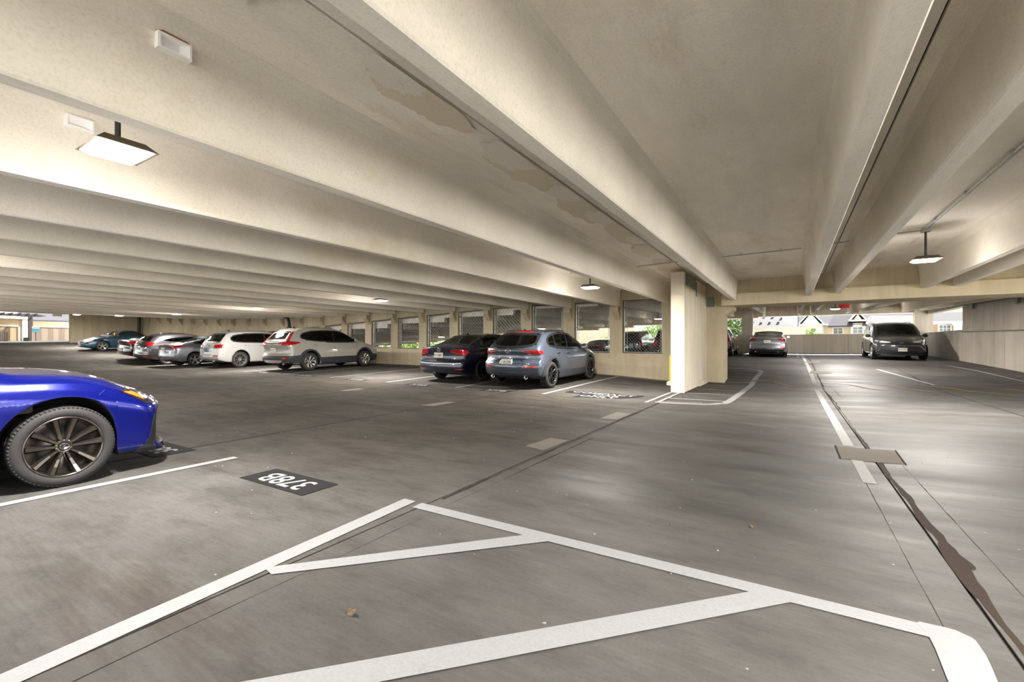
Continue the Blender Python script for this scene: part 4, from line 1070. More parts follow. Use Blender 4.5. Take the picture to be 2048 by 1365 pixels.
        def spoke(a0, w0, w1, r0, r1, skew=0, ridge=.0):
            b = MB(); v = []
            for t in (0, .33, .66, 1):
                r = r0 + (r1 - r0) * t; wd = w0 + (w1 - w0) * t; a = a0 + skew * t; x_ = h * (.62 + .26 * t - .10 * math.sin(PI * t)); dp = .045 - .02 * t
                er = Vector((0, math.cos(a), math.sin(a))); et = Vector((0, -math.sin(a), math.cos(a)))
                for q, dx in ((-wd / 2, -dp), (-wd / 2, -.006), (-wd * .22, ridge), (wd * .22, ridge), (wd / 2, -.006), (wd / 2, -dp)): v.append(tuple(er * r + et * q + Vector((x_ + dx, 0, 0))))
            f = [(i * 6 + j, i * 6 + (j + 1) % 6, i * 6 + 6 + (j + 1) % 6, i * 6 + 6 + j) for i in range(3) for j in range(6)] + [tuple(range(18, 24))]
            b.add(v, f); return b.mesh('spoke', M[mat])
        R0, R1 = rr * .20, rr * .95
        if style == 'ten': sp_ = [(2 * PI * (k // 2) / 5 + PI / 2 + (1 if k % 2 else -1) * math.radians(17.5),   .032, .058, R0, R1, (1 if k % 2 else -1) * math.radians(-2), .018) for k in range(10)]
        elif style == 'five': sp_ = [(2 * PI * k / 5 + PI / 2, .06, .075, R0, R1, 0, .006) for k in range(5)]
        elif style == 'y': sp_ = [(2 * PI * k / 5 + PI / 2 + q, .045, .035, R0, R1, q * .9, .006) for k in range(5) for q in (-.16, .16)]
        elif style == 'multi': sp_ = [(2 * PI * k / 8 + PI / 2 + q, .014, .018, R0, R1, q * .3, .004) for k in range(8) for q in (-.12, .12)]
        elif style == 'star': sp_ = [(2 * PI * k / 5 + PI / 2 + q, .045, .07, R0, R1, q * 2.2, .006) for k in range(5) for q in (-.1, .1)]
        sm_ = [spoke(*q) for q in sp_]
        b = MB(); b.lathe([(R0 * 1.25, h * .35), (R0 * 1.2, h * .66), (R0 * .8, h * .74), (R0 * .78, h * .70), (0, h * .72)], 24, 'x')
        for k in range(5):
            a = 2 * PI * k / 5 + PI / 2 + .6; b.lathe([(.011, h * .5), (.011, h * .70), (0, h * .72)], 8, 'x', c=(0, R0 * 1.0 * math.cos(a), R0 * 1.0 * math.sin(a)))
        hub = b.mesh('hub', M[mat], True)
        cm = None
        if cap:
            b = MB(); n = 20; r = R0 * .62; x_ = h * .75
            b.lathe([(r * 1.15, x_ - .004), (0, x_ - .003)], 20, 'x')
            capd = b.mesh('hub_cap', M['black'])
            b = MB(); b.tube([(x_, r * .95 * math.cos(2 * PI * i / n), r * .75 * math.sin(2 * PI * i / n)) for i in range(n + 1)], r * .09, 5, caps=False)
            b.tube([(x_, r * .25, r * .55), (x_, -r * .4, -r * .35), (x_, r * .5, -r * .35)], r * .09, 5)
            cm = b.mesh('emblem', M['chrome'])
        tk = track or (s.hw - tw / 2 - .012)
        for ya in (s.ra, s.fa):
            for sg in (1, -1):
                o = link('wheel', tyre, s.root, (sg * tk, ya, tr), (0, 0, 0 if sg > 0 else PI))
                link('rim', rim, o); link('brake_disc', disc, o); link('hub', hub, o)
                if sg > 0 or detail > 0 or s.s.get('allspokes'):
                    for m_ in sm_: link('spoke', m_, o)
                if cm and sg > 0: link('hub_cap', capd, o); link('emblem', cm, o)
    def place(s, X, Y, rz=0):
        c, sn = math.cos(rz), math.sin(rz)
        def gp(x, y): return G(X + x * c - y * sn, Y + x * sn + y * c)
        f = (gp(.75, s.fa) + gp(-.75, s.fa)) / 2; r = (gp(.75, s.ra) + gp(-.75, s.ra)) / 2
        ri = (gp(.75, s.fa) + gp(.75, s.ra)) / 2; le = (gp(-.75, s.fa) + gp(-.75, s.ra)) / 2
        pitch = math.atan((f - r) / (s.fa - s.ra)); roll = math.atan((le - ri) / 1.5)
        z = r + (f - r) * (0 - s.ra) / (s.fa - s.ra)
        s.root.location = (X, Y, z + .002)
        s.root.rotation_euler = (Matrix.Rotation(rz, 4, 'Z') @ Matrix.Rotation(pitch, 4, 'X') @ Matrix.Rotation(roll, 4, 'Y')).to_euler()
PLAN = lambda L, f=.88, r=.955: [(-L / 2, r), (-L / 2 + .35, r + .025), (-L / 2 + .9, .985), (-L * .1, 1), (L * .2, 1), (L / 2 - .9, .975), (L / 2 - .4, f + .05), (L / 2, f)]
def mir(pts): return pts + [(-u, v) for u, v in pts[::-1]]
def suv(label, paint, L, W, H, wb, ro, tr=.345, x=0, y=0, kind='a', rz=0, belt=None, dark=True, group=None):
    """tall hatchback body; the side window outline and tail are set per kind"""
    e = -L / 2; ra = e + ro; fa = ra + wb; bz = belt or H * .62
    top = [(e, H - .14), (e + .25, H - .06), (e + .9, H - .005), (e + L * .42, H), (e + L * .52, H - .035), (e + L * .585, H - .14), (fa - .25, bz + .13), (fa - .05, bz + .075), (fa + .35, bz - .01), (L / 2 - .2, bz - .13), (L / 2 - .05, bz - .20), (L / 2, bz - .26)]
    beltp = [(e, bz + .04), (e + .9, bz + .05), (0, bz), (fa, bz - .03), (L / 2, bz - .2)]
    roofw = [(e, .70), (e + .5, .74), (e + L * .45, .74), (e + L * .55, .74), (fa - .2, .82), (fa + .2, .84), (L / 2, .80)]
    rear = [(.2, .14), (.36, .05), (.50, .0), (.62, .03), (.9, .06), (bz - .02, .12), (bz + .08, .17), (H - .1, .50), (H, .56)]
    front = [(.2, .14), (.4, .02), (.6, 0), (.8, .06), (1.0, .22)]
    return dict(L=L, W=W, H=H, ra=ra, fa=fa, tr=tr, label=label, paint=paint, top=top, belt=beltp, roofw=roofw, plan=PLAN(L), bot=[(e, .34), (e + .3, .26), (ra, .22), (fa, .20), (L / 2, .24)],
                rear=rear, front=front, rearD=1.5, frontD=1.0, tz=bz + .1, group=group)

# --- grey-blue compact crossover
M['p_grey'] = carpaint('polymetal_grey_paint', srgb(70, 79, 92), .5, .3)
S = suv('slate grey compact crossover beside the navy sedan, two round exhausts', M['p_grey'], 4.36, 1.80, 1.525, 2.655, .86, .345, belt=.98)
e = -2.18
side = chaikin([(-1.42, 1.24), (-1.38, 1.12), (-1.15, 1.06), (-.2, 1.015), (.62, .985), (.86, .99), (.55, 1.18), (.15, 1.37), (-.25, 1.445), (-.8, 1.44), (-1.2, 1.37)], 2)
S['windows'] = [dict(p='R', poly=side, mat='glass'), dict(p='B', poly=chaikin(mir([(.20, 1.06), (.52, 1.09), (.66, 1.16), (.60, 1.38), (.5, 1.43)]), 1, .2), mat='dglass', name='rear_window'),
                dict(p='T', poly=[(-.62, .20), (.62, .20), (.74, .93), (-.74, .93)], name='windshield')]
S['rear'] = [(.2, .20), (.34, .10), (.46, .02), (.58, .0), (.70, .03), (.74, .10), (.9, .12), (.98, .08), (1.03, .10), (1.12, .20), (1.42, .62), (1.6, .70)]
S['rearD'] = 1.6; S['rearcurve'] = .22; S['archblack'] = .05
A = Car(S)
A.both('B', chaikin([(.30, .985), (.55, .995), (.84, 1.0), (.84, .90), (.70, .885), (.60, .93), (.46, .955)], 1), M['tail'], 'taillight', off=.02)
A.both('R', chaikin([(-2.1, .99), (-1.78, .99), (-1.74, .95), (-1.85, .90), (-2.1, .89)], 1), M['tail'], 'taillight', off=.02)
A.both('B', [(.34, .972), (.62, .965), (.62, .958), (.36, .966)], M['chrome'], 'lamp_trim', off=.024)
A.both('B', [(.42, .60), (.76, .60), (.78, .565), (.44, .565)], M['tail'], 'fog_reflector', off=.012)
A.patch('B', mir([(.46, .615), (.34, .76), (.0, .765)]), M['p_grey'], 'plate_recess', off=.004)
for sg in (1, -1): A.seam('B', [(0, .625), (sg * .47, .622), (sg * .86, .63)], .02, 'black')
for sg in (1, -1): A.seam('B', [(sg * .46, .63), (sg * .36, .745), (sg * .02, .77)], .012, 'black')
for sg in (1, -1): A.seam('B', [(sg * .70, .64), (sg * .72, .8), (sg * .66, .95)], .008, 'black')
A.patch('B', mir([(.80, .42), (.62, .44), (.40, .40), (0, .395)])[::-1] and [(-.80, .43), (-.5, .37), (.5, .37), (.80, .43), (.7, .27), (-.7, .27)], M['clad'], 'rear_diffuser', off=.012)
A.seam('B', [(-.78, .445), (-.4, .40), (.4, .40), (.78, .445)], .014, 'black')
A.exhaust(.50, .325, .055); A.exhaust(-.50, .325, .055)
A.plate(.705, 'UJS-3296'); A.emblem('B', 0, .985, .075, 'wings'); A.lettering('B', -.52, .79, 'CX-30', .05); A.lettering('B', .56, .66, 'AWD', .05)
A.patch('B', [(-.24, .66), (-.17, .66), (-.17, .74), (-.24, .74)], M['platewhite'], 'sticker', off=.008)
A.patch('B', mir([(.28, 1.485), (.30, 1.455), (0, 1.462)]), M['tail'], 'high_brake_light', off=.012)
for ya in (A.ra, A.fa): A.archtrim(ya, .085, 'clad')
A.patch('R', [(A.ra + .40, .42), (A.fa - .40, .42), (A.fa - .42, .24), (A.ra + .42, .24)], M['clad'], 'sill_cladding', off=.01)
A.patch('L', [(A.ra + .40, .42), (A.fa - .40, .42), (A.fa - .42, .24), (A.ra + .42, .24)], M['clad'], 'sill_cladding', off=.01)
A.seam('R', [(-.22, 1.0), (-.24, .6), (-.2, .36)], .01); A.seam('R', [(-.86, 1.02), (-.92, .8), (-.8, .55)], .01); A.seam('R', [(.88, .95), (.86, .6), (.8, .36)], .01)
A.seam('R', [(-.20, 1.42), (-.26, 1.2), (-.30, 1.02)], .06, 'black', 'door_pillar', .009); A.seam('R', [(-.95, 1.40), (-1.0, 1.2), (-.98, 1.08)], .04, 'black', 'door_pillar', .009)
A.handle(-.05 - .3, .90); A.handle(.45 - 1.35, .92); A.mirror(.68, 1.0); A.antenna(-1.2); A.rails(-1.35, .05, .58)
b = MB(); b.tube([(-.30, -1.86, 1.10), (-.05, -1.80, 1.12)], .012, 6); b.obj('rear_wiper', M['black'], A.root)
A.seats(.25, .55, -.65); A.wheels('y', 'galloy', .225, 1); A.place(-6.2, 11.94)
AX = A

def sedan(label, paint, L, W, H, wb, ro, tr=.33, belt=.90, deck=1.0, cow=.98, roof0=-.95, roof1=.35, tail_y=None, ws=None, group=None, hood=.72):
    e = -L / 2; ra = e + ro; fa = ra + wb; rb = tail_y if tail_y is not None else e + .62
    wsb = ws if ws is not None else fa - .38
    top = [(e, deck - .045), (e + .10, deck - .005), (rb, deck + .01), (rb + .10, deck + .04), (roof0 - .25, H - .11), (roof0, H - .03), (-.15, H), (roof1, H - .03), (roof1 + .22, H - .10), (wsb, cow + .03), (wsb + .2, cow - .03), (L / 2 - .45, hood + .08), (L / 2 - .12, hood - .02), (L / 2, hood - .10)]
    return dict(L=L, W=W, H=H, ra=ra, fa=fa, tr=tr, label=label, paint=paint, top=top, belt=[(e, belt + .0), (e + .6, belt + .03), (0, belt), (fa, belt - .07), (L / 2, hood - .16)],
                roofw=[(e, .86), (rb, .84), (rb + .35, .74), (roof0, .70), (roof1, .70), (wsb - .15, .80), (fa, .84), (L / 2, .80)], plan=PLAN(L), bot=[(e, .30), (e + .3, .22), (ra, .19), (fa, .17), (L / 2, .20)],
                rear=[(.2, .14), (.32, .04), (.45, .0), (.62, .02), (.8, .05), (.95, .04), (1.0, .03)], front=[(.15, .12), (.3, .02), (.5, 0), (.65, .05), (.8, .16)], rearD=.7, frontD=.9, tz=belt + .08, crown=.06, group=group)
def sedan_windows(S, y0, y1, y2, y3, zb=.95, zt=1.36, rb=None, fb=None, mat='glass', quarter=True):
    """y0..y3: rear foot, rear top, front top, front foot of the side glass; rb/fb: rear and front screens (foot, top)"""
    S['windows'] = [dict(p='R', poly=chaikin([(y0, zb + .02), (y1 - .1, zt - .07), (y1 + .25, zt), ((y1 + y2) / 2, zt + .012), (y2 - .1, zt - .01), (y2 + .2, zt - .08), (y3, zb + .02), (y3 - .06, zb - .005)], 1), mat=mat),
                    dict(p='T', poly=[(-.66, rb[0]), (.66, rb[0]), (.52, rb[1]), (-.52, rb[1])], name='rear_window', mat=mat), dict(p='T', poly=[(-.54, fb[1]), (.54, fb[1]), (.70, fb[0]), (-.70, fb[0])], name='windshield')]
    return S
# --- navy sedan
M['p_navy'] = carpaint('navy_paint', srgb(20, 25, 44), .3, .25)
S = sedan('dark navy sedan between the slate grey crossover and empty stalls', M['p_navy'], 4.65, 1.78, 1.45, 2.65, 1.04, .325, belt=.93, deck=1.07, cow=1.0, roof0=-.75, roof1=.30, tail_y=-1.80)
sedan_windows(S, -1.32, -.95, .30, .85, .99, 1.36, (-1.66, -.92), (.92, .34))
S['rear'] = [(.2, .16), (.30, .06), (.42, .0), (.58, .01), (.66, .07), (.78, .08), (.92, .07), (1.04, .04), (1.1, .05)]
A = Car(S)
A.both('B', chaikin([(.38, .955), (.6, .975), (.84, .965), (.86, .80), (.66, .80), (.46, .87)], 1), M['tail'], 'taillight', off=.014)
A.both('R', chaikin([(-2.22, .965), (-1.98, .95), (-1.92, .90), (-2.0, .82), (-2.22, .80)], 1), M['tail'], 'taillight', off=.014)
for sg in (1, -1):
    A.seam('B', [(sg * .42, .875), (sg * .6, .86), (sg * .84, .865)], .012, 'chrome', 'lamp_trim', .017); A.seam('B', [(sg * .60, .97), (sg * .605, .88), (sg * .61, .80)], .012, 'black', 'lamp_gap', .017)
    A.seam('B', [(sg * .61, .80), (sg * .62, .7), (sg * .58, .675)], .008); A.seam('B', [(0, .675), (sg * .4, .672), (sg * .82, .70)], .016); A.seam('B', [(0, .50), (sg * .4, .50), (sg * .84, .515)], .012)
    A.seam('B', [(0, .565), (sg * .4, .565), (sg * .84, .575)], .01, 'chrome', 'bumper_crease', .002)
A.both('B', chaikin([(.52, .405), (.82, .42), (.82, .385), (.6, .38)], 1), M['tail'], 'fog_reflector', off=.01)
A.patch('B', [(-.78, .33), (.78, .33), (.70, .20), (-.70, .20)], M['clad'], 'rear_diffuser', off=.012)
A.plate(.80, 'VLT-4847', u=-.02); A.emblem('B', 0, .965, .06, 'vw'); A.lettering('B', -.55, .735, 'SE', .05)
A.seam('B', [(-.6, 1.055), (0, 1.06), (.6, 1.055)], .025, 'black', 'boot_gap')
A.seam('R', [(-1.32, .985), (-.3, .97), (.84, .975)], .018, 'chrome', 'window_trim', .008)
A.seam('R', [(-.18, .97), (-.2, .6), (-.18, .32)]); A.seam('R', [(-1.05, .97), (-1.1, .8), (-.95, .55)]); A.seam('R', [(.82, .95), (.80, .6), (.76, .32)])
A.seam('R', [(-.20, 1.37), (-.22, 1.2), (-.22, .98)], .06, 'black', 'door_pillar', .009); A.seam('R', [(-.98, 1.3), (-1.06, 1.15), (-1.08, .99)], .03, 'black', 'door_pillar', .009)
A.handle(-.32, .87); A.handle(-1.02, .88); A.mirror(.66, .98); A.antenna(-.85)
A.seats(.2, .52, -.65); A.wheels('y', 'galloy', .215, 1, rr=.235); A.place(-8.86, 12.50)
AJ = A
b = MB(); b.box(-.22, -.10, -2.30, -2.2, .23, .33); b.obj('tow_hitch', M['dsteel'], A.root)

# --- white crossover with black lower cladding
M['p_white'] = carpaint('white_paint', srgb(150, 148, 139), .0, .3)
M['p_white2'] = carpaint('bright_white_paint', srgb(162, 162, 159), .0, .3)
S = suv('white crossover with black lower cladding and tall L-shaped red taillights', M['p_white'], 4.60, 1.855, 1.68, 2.66, 1.02, .35, belt=1.06)
S['windows'] = [dict(p='R', poly=chaikin([(-1.62, 1.36), (-1.56, 1.24), (-1.05, 1.14), (-.2, 1.10), (.85, 1.06), (1.02, 1.08), (.72, 1.28), (.35, 1.48), (-.1, 1.56), (-.9, 1.56), (-1.45, 1.48)], 1), mat='dglass'),
                dict(p='B', poly=chaikin(mir([(.2, 1.17), (.63, 1.18), (.545, 1.49), (.48, 1.53)]), 1, .15), mat='dglass', name='rear_window'), dict(p='T', poly=[(-.62, .32), (.62, .32), (.76, 1.08), (-.76, 1.08)], name='windshield')]
S['rear'] = [(.2, .14), (.40, .04), (.52, .0), (.60, .03), (.66, .09), (.86, .10), (1.02, .04), (1.12, .08), (1.18, .13), (1.56, .48), (1.68, .56)]
S['archblack'] = .05
A = Car(S)
A.both('B', chaikin([(.34, 1.10), (.62, 1.13), (.88, 1.16), (.88, 1.01), (.6, 1.0), (.42, 1.02)], 1), M['tail'], 'taillight', off=.018)
A.both('B', [(.70, 1.14), (.80, 1.14), (.635, 1.50), (.585, 1.515)], M['tail'], 'taillight', off=.014)
A.both('R', chaikin([(-2.22, 1.17), (-1.95, 1.15), (-1.62, 1.115), (-1.72, 1.06), (-2.0, 1.01), (-2.25, 1.0)], 1), M['tail'], 'taillight', off=.018)
A.both('B', [(0, 1.10), (.34, 1.10), (.6, 1.085), (.6, 1.05), (.3, 1.065), (0, 1.065)], M['chrome'], 'tailgate_trim', off=.015)
A.plate(.83, '4BT 812', u=-.02); A.emblem('B', 0, 1.06, .06, 'h'); A.lettering('B', .46, .95, 'AWD', .05)
for sg in (1, -1): A.seam('B', [(0, .96), (sg * .5, .95), (sg * .72, .93), (sg * .76, .7), (sg * .7, .66), (0, .655)], .008, 'groovec' if False else 'steel', 'panel_seam')
A.patch('B', [(-.9, .60), (.9, .60), (.9, .40), (.55, .35), (-.55, .35), (-.9, .40)], M['clad'], 'bumper_cladding', off=.012)
A.patch('B', [(-.62, .44), (.62, .44), (.45, .34), (-.45, .34)], M['alloy'], 'skid_plate', off=.02)
A.both('B', chaikin([(.56, .52), (.84, .53), (.84, .47), (.62, .46)], 1), M['tail'], 'fog_reflector', off=.022)
A.exhaust(.62, .30, .045)
for p in 'RL':
    A.patch(p, [(A.ra + .38, .50), (A.fa - .38, .50), (A.fa - .40, .20), (A.ra + .40, .20)], M['clad'], 'sill_cladding', off=.012); A.patch(p, [(-2.29, .60), (A.ra - .40, .62), (A.ra - .42, .30), (-2.25, .36)], M['clad'], 'bumper_cladding', off=.012)
    A.patch(p, [(A.fa + .41, .56), (2.12, .52), (2.12, .26), (A.fa + .42, .24)], M['clad'], 'bumper_cladding', off=.012)
for ya in (A.ra, A.fa): A.archtrim(ya, .075, 'clad')
A.seam('R', [(-.14, 1.08), (-.15, .7), (-.14, .42)], .009); A.seam('R', [(-.98, 1.1), (-1.02, .85), (-.9, .6)], .009); A.seam('R', [(.98, 1.04), (.96, .6), (.92, .42)], .009)
A.seam('R', [(-.16, 1.56), (-.17, 1.3), (-.17, 1.1)], .07, 'black', 'door_pillar', .009)
A.handle(-.32, .96); A.handle(-1.0, 1.0); A.mirror(.78, 1.10); A.rails(-1.6, .1, .58, 'steel'); A.antenna(-1.35)
A.both('F', chaikin([(.45, .80), (.86, .86), (.86, .72), (.5, .70)], 1), M['clearlens'], 'headlight', off=.01); A.both('R', chaikin([(1.85, .86), (2.2, .80), (2.2, .72), (1.95, .74)], 1), M['clearlens'], 'headlight', off=.01)
A.seats(.3, .6, -.65); A.wheels('star', 'alloy', .235, 1, rr=.235); A.place(-16.85, 12.13)
AC = A

# --- second white crossover, smooth sided
S = suv('white crossover with blue plate, left of the one with black cladding', M['p_white2'], 4.67, 1.89, 1.66, 2.82, 1.0, .365, belt=1.05)
S['windows'] = [dict(p='R', poly=chaikin([(-1.72, 1.30), (-1.58, 1.16), (-1.0, 1.12), (.85, 1.07), (1.02, 1.09), (.70, 1.30), (.35, 1.46), (-.1, 1.53), (-.9, 1.53), (-1.52, 1.46)], 1), mat='dglass'),
                dict(p='B', poly=chaikin(mir([(.2, 1.13), (.74, 1.15), (.63, 1.48), (.52, 1.53)]), 1, .15), mat='dglass', name='rear_window'), dict(p='T', poly=[(-.62, .32), (.62, .32), (.76, 1.08), (-.76, 1.08)], name='windshield')]
A = Car(S)
A.both('B', [(.50, 1.03), (.90, 1.06), (.90, .90), (.56, .90)], M['tail'], 'taillight', off=.016); A.both('R', [(-2.26, 1.06), (-2.0, 1.04), (-2.08, .91), (-2.26, .90)], M['tail'], 'taillight', off=.016)
A.both('B', [(.42, .56), (.84, .58), (.80, .53), (.46, .52)], M['tail'], 'fog_reflector', off=.012)
A.plate(.80, '7CK 213', mat='plateblue', u=0); A.emblem('B', 0, 1.0, .10, 'rings4'); A.lettering('B', -.60, .98, 'Q5', .06)
A.patch('B', [(-.78, .42), (.78, .42), (.70, .26), (-.70, .26)], M['alloy'], 'rear_diffuser', off=.012); A.exhaust(.55, .33, .05); A.exhaust(-.55, .33, .05)
for sg in (1, -1): A.seam('B', [(0, .62), (sg * .5, .62), (sg * .9, .64)], .010, 'steel', 'panel_seam')
A.seam('R', [(-.14, 1.08), (-.15, .7), (-.14, .36)], .009, 'steel'); A.seam('R', [(-1.0, 1.1), (-1.04, .85), (-.9, .6)], .009, 'steel'); A.seam('R', [(.98, 1.04), (.96, .6), (.92, .36)], .009, 'steel')
A.seam('R', [(-.16, 1.53), (-.17, 1.3), (-.17, 1.1)], .07, 'black', 'door_pillar', .009)
A.handle(-.32, .96); A.handle(-1.0, 1.0); A.mirror(.78, 1.10); A.rails(-1.6, .1, .6, 'steel'); A.antenna(-1.35)
A.seats(.3, .6, -.65); A.wheels('multi', 'alloy', .245, 1, rr=.26); A.place(-22.0, 12.2)

# --- silver-grey compact sedan
M['p_silver'] = carpaint('silver_grey_paint', srgb(102, 106, 112), .6, .3)
S = sedan('silver-grey compact sedan just left of the white crossovers', M['p_silver'], 4.55, 1.775, 1.43, 2.70, .98, .315, belt=.95, deck=1.06, cow=.98, roof0=-.60, roof1=.30, tail_y=-1.90)
sedan_windows(S, -1.40, -.90, .30, .95, 1.0, 1.33, (-1.75, -.75), (.95, .36), 'dglass')
A = Car(S)
A.both('B', chaikin([(.42, .95), (.84, 1.0), (.86, .86), (.6, .85)], 1), M['tail'], 'taillight', off=.014); A.both('R', chaikin([(-2.2, 1.0), (-1.7, .985), (-1.68, .965), (-1.95, .90), (-2.2, .86)], 1), M['tail'], 'taillight', off=.014)
A.plate(.82, '6AH 907'); A.emblem('B', 0, .985, .06, 'h')
for sg in (1, -1): A.seam('B', [(0, .64), (sg * .4, .66), (sg * .8, .76)], .010); A.seam('B', [(sg * .2, .90), (sg * .32, .72), (sg * .1, .70)], .008)
A.patch('B', [(-.72, .36), (.72, .36), (.62, .22), (-.62, .22)], M['clad'], 'rear_diffuser', off=.012); A.both('B', [(.52, .40), (.78, .42), (.76, .38), (.56, .36)], M['tail'], 'fog_reflector', off=.015)
A.handle(-.32, .87); A.handle(-1.05, .90); A.mirror(.70, .98); A.seats(.2, .5, -.65); A.wheels('five', 'alloy', .20, 0, rr=.215); A.place(-24.6, 11.5)

# --- grey compact crossover with red lamps
M['p_grey2'] = carpaint('warm_grey_paint', srgb(64, 62, 64), .6, .3)
S = suv('grey small crossover parked between the silver sedan and the black sedan', M['p_grey2'], 4.33, 1.79, 1.53, 2.61, .95, .33, belt=1.0)
S['windows'] = [dict(p='R', poly=chaikin([(-1.55, 1.20), (-1.0, 1.10), (.62, 1.03), (.84, 1.05), (.55, 1.20), (.2, 1.34), (-.2, 1.40), (-.9, 1.37), (-1.3, 1.28)], 1), mat='dglass'),
                dict(p='B', poly=chaikin(mir([(.2, 1.12), (.66, 1.14), (.56, 1.37), (.5, 1.40)]), 1, .15), mat='dglass', name='rear_window'), dict(p='T', poly=[(-.6, .22), (.6, .22), (.72, .9), (-.72, .9)], name='windshield')]
A = Car(S)
A.both('B', chaikin([(.34, 1.08), (.84, 1.14), (.86, .96), (.6, .98)], 1), M['tail'], 'taillight', off=.016); A.both('R', chaikin([(-2.1, 1.14), (-1.72, 1.10), (-1.75, 1.04), (-2.1, .96)], 1), M['tail'], 'taillight', off=.016)
A.plate(.84, '3DN 446'); A.emblem('B', 0, 1.07, .06, 'h'); A.both('B', [(.56, .44), (.80, .45), (.80, .38), (.58, .38)], M['tail'], 'fog_reflector', off=.014)
A.patch('B', [(-.8, .40), (.8, .40), (.72, .26), (-.72, .26)], M['clad'], 'rear_diffuser', off=.012)
for sg in (1, -1): A.seam('B', [(0, .70), (sg * .4, .70), (sg * .78, .94)], .010, 'chrome', 'tailgate_trim', .006)
A.antenna(-1.15); A.handle(-.32, .95); A.mirror(.64, 1.05); A.seats(.25, .55, -.65); A.wheels('five', 'alloy', .21, 0, rr=.22); A.place(-27.2, 11.3)

# --- black sedan
M['p_black'] = carpaint('black_paint', srgb(14, 14, 16), .2, .22)
S = sedan('black fastback sedan beside the teal roadster', M['p_black'], 4.88, 1.86, 1.44, 2.83, 1.08, .335, belt=.95, deck=1.06, cow=.99, roof0=-.55, roof1=.35, tail_y=-1.98)
sedan_windows(S, -1.45, -1.0, .35, 1.0, 1.0, 1.34, (-1.8, -.75), (1.0, .4), 'dglass')
A = Car(S)
A.both('B', chaikin([(.36, .93), (.84, 1.0), (.88, .86), (.5, .87)], 1), M['tail'], 'taillight', off=.014); A.both('R', chaikin([(-2.35, .99), (-1.9, .965), (-1.88, .93), (-2.35, .86)], 1), M['tail'], 'taillight', off=.014)
for sg in (1, -1): A.seam('B', [(0, .96), (sg * .5, .965), (sg * .82, .84)], .025, 'chrome', 'boot_trim', .012)
A.plate(.56, '5GL 330'); A.both('B', [(.5, .36), (.85, .38), (.85, .34), (.55, .32)], M['tail'], 'fog_reflector', off=.014)
A.mirror(.78, 1.0); A.handle(-.32, .87); A.seats(.2, .5, -.65); A.wheels('five', 'alloy', .22, 0, rr=.235); A.place(-29.8, 11.76)

# --- teal roadster, nose out
M['p_teal'] = carpaint('teal_blue_paint', srgb(56, 84, 104), .6, .28)
M['softtop'] = simple('black_canvas', srgb(20, 20, 22), .85)
L = 4.05; e = -L / 2
S = dict(L=L, W=1.70, H=1.28, ra=e + .72, fa=e + .72 + 2.45, tr=.315, label='teal blue roadster with black soft top, nose out, far left', paint=M['p_teal'],
         top=[(e, .86), (e + .12, .90), (e + .55, .93), (-1.10, .98), (-.95, 1.08), (-.70, 1.20), (-.35, 1.25), (.0, 1.23), (.22, 1.16), (.55, .93), (.70, .905), (1.2, .85), (1.7, .74), (L / 2 - .08, .62), (L / 2, .54)],
         belt=[(e, .80), (0, .84), (1.0, .78), (L / 2, .5)], roofw=[(e, .80), (-1.1, .74), (-.6, .70), (0, .72), (.5, .80), (1.2, .80), (L / 2, .74)], plan=PLAN(L, .80, .84), bot=[(e, .26), (e + .3, .2), (0, .17), (L / 2 - .2, .18), (L / 2, .22)],
         rear=[(.2, .12), (.4, .02), (.6, .02), (.9, .08)], front=[(.15, .10), (.3, .0), (.45, .0), (.6, .10), (.75, .3)], frontD=1.0, rearD=.8, tz=.95, ar=.36)
S['windows'] = [dict(p='R', poly=chaikin([(-.72, .92), (-.68, 1.08), (-.45, 1.19), (0, 1.17), (.20, 1.08), (.50, .91)], 1), mat='glass'), dict(p='T', poly=[(-.56, .12), (.56, .12), (.68, .56), (-.68, .56)], name='windshield')]
A = Car(S)
A.patch('T', chaikin([(-.56, .10), (.56, .10), (.60, -.4), (.62, -1.02), (-.62, -1.02), (-.60, -.4)], 1, .15), M['softtop'], 'soft_top', off=.006)
A.both('R', [(-1.02, .93), (-.70, .93), (-.66, 1.1), (-.44, 1.21), (-.1, 1.2), (.1, 1.19), (-.1, 1.235), (-.5, 1.24), (-.85, 1.12)], M['softtop'], 'soft_top', off=.008)
A.both('F', chaikin([(.36, .60), (.70, .63), (.72, .53), (.44, .50)], 1), M['clearlens'], 'headlight', off=.01); A.both('R', chaikin([(1.52, .66), (1.82, .60), (1.80, .53), (1.56, .55)], 1), M['amber'], 'turn_signal', off=.01)
A.both('F', chaikin([(.08, .50), (.26, .52), (.26, .42), (.08, .42)], 1), M['black'], 'grille', off=.008); A.patch('F', chaikin([(-.5, .32), (.5, .32), (.42, .22), (-.42, .22)], 1), M['black'], 'air_intake', off=.008)
A.plate(.38, '2KR 518', front=True); A.lettering('R', .78, .68, 'M', .08); A.seam('R', [(.55, .86), (.56, .6), (.52, .28)]); A.seam('R', [(-.62, .88), (-.66, .6), (-.6, .28)])
A.seam('R', [(.62, .72), (.75, .73), (.92, .71)], .05, 'chrome', 'side_gill', .006)
A.mirror(.34, .88); A.handle(-.42, .76); A.seats(-.35, .40, None, top=1.0)
b = MB(); b.box(-.45, -.30, .42, .44, .92, 1.10); b.obj('dashboard_tag', M['yellow'], A.root)
A.wheels('five', 'alloy', .215, 1, rr=.22)
for o_ in [c for c in A.root.children if c.name.startswith('wheel')]: pass
A.place(-37.4, 11.7, PI)

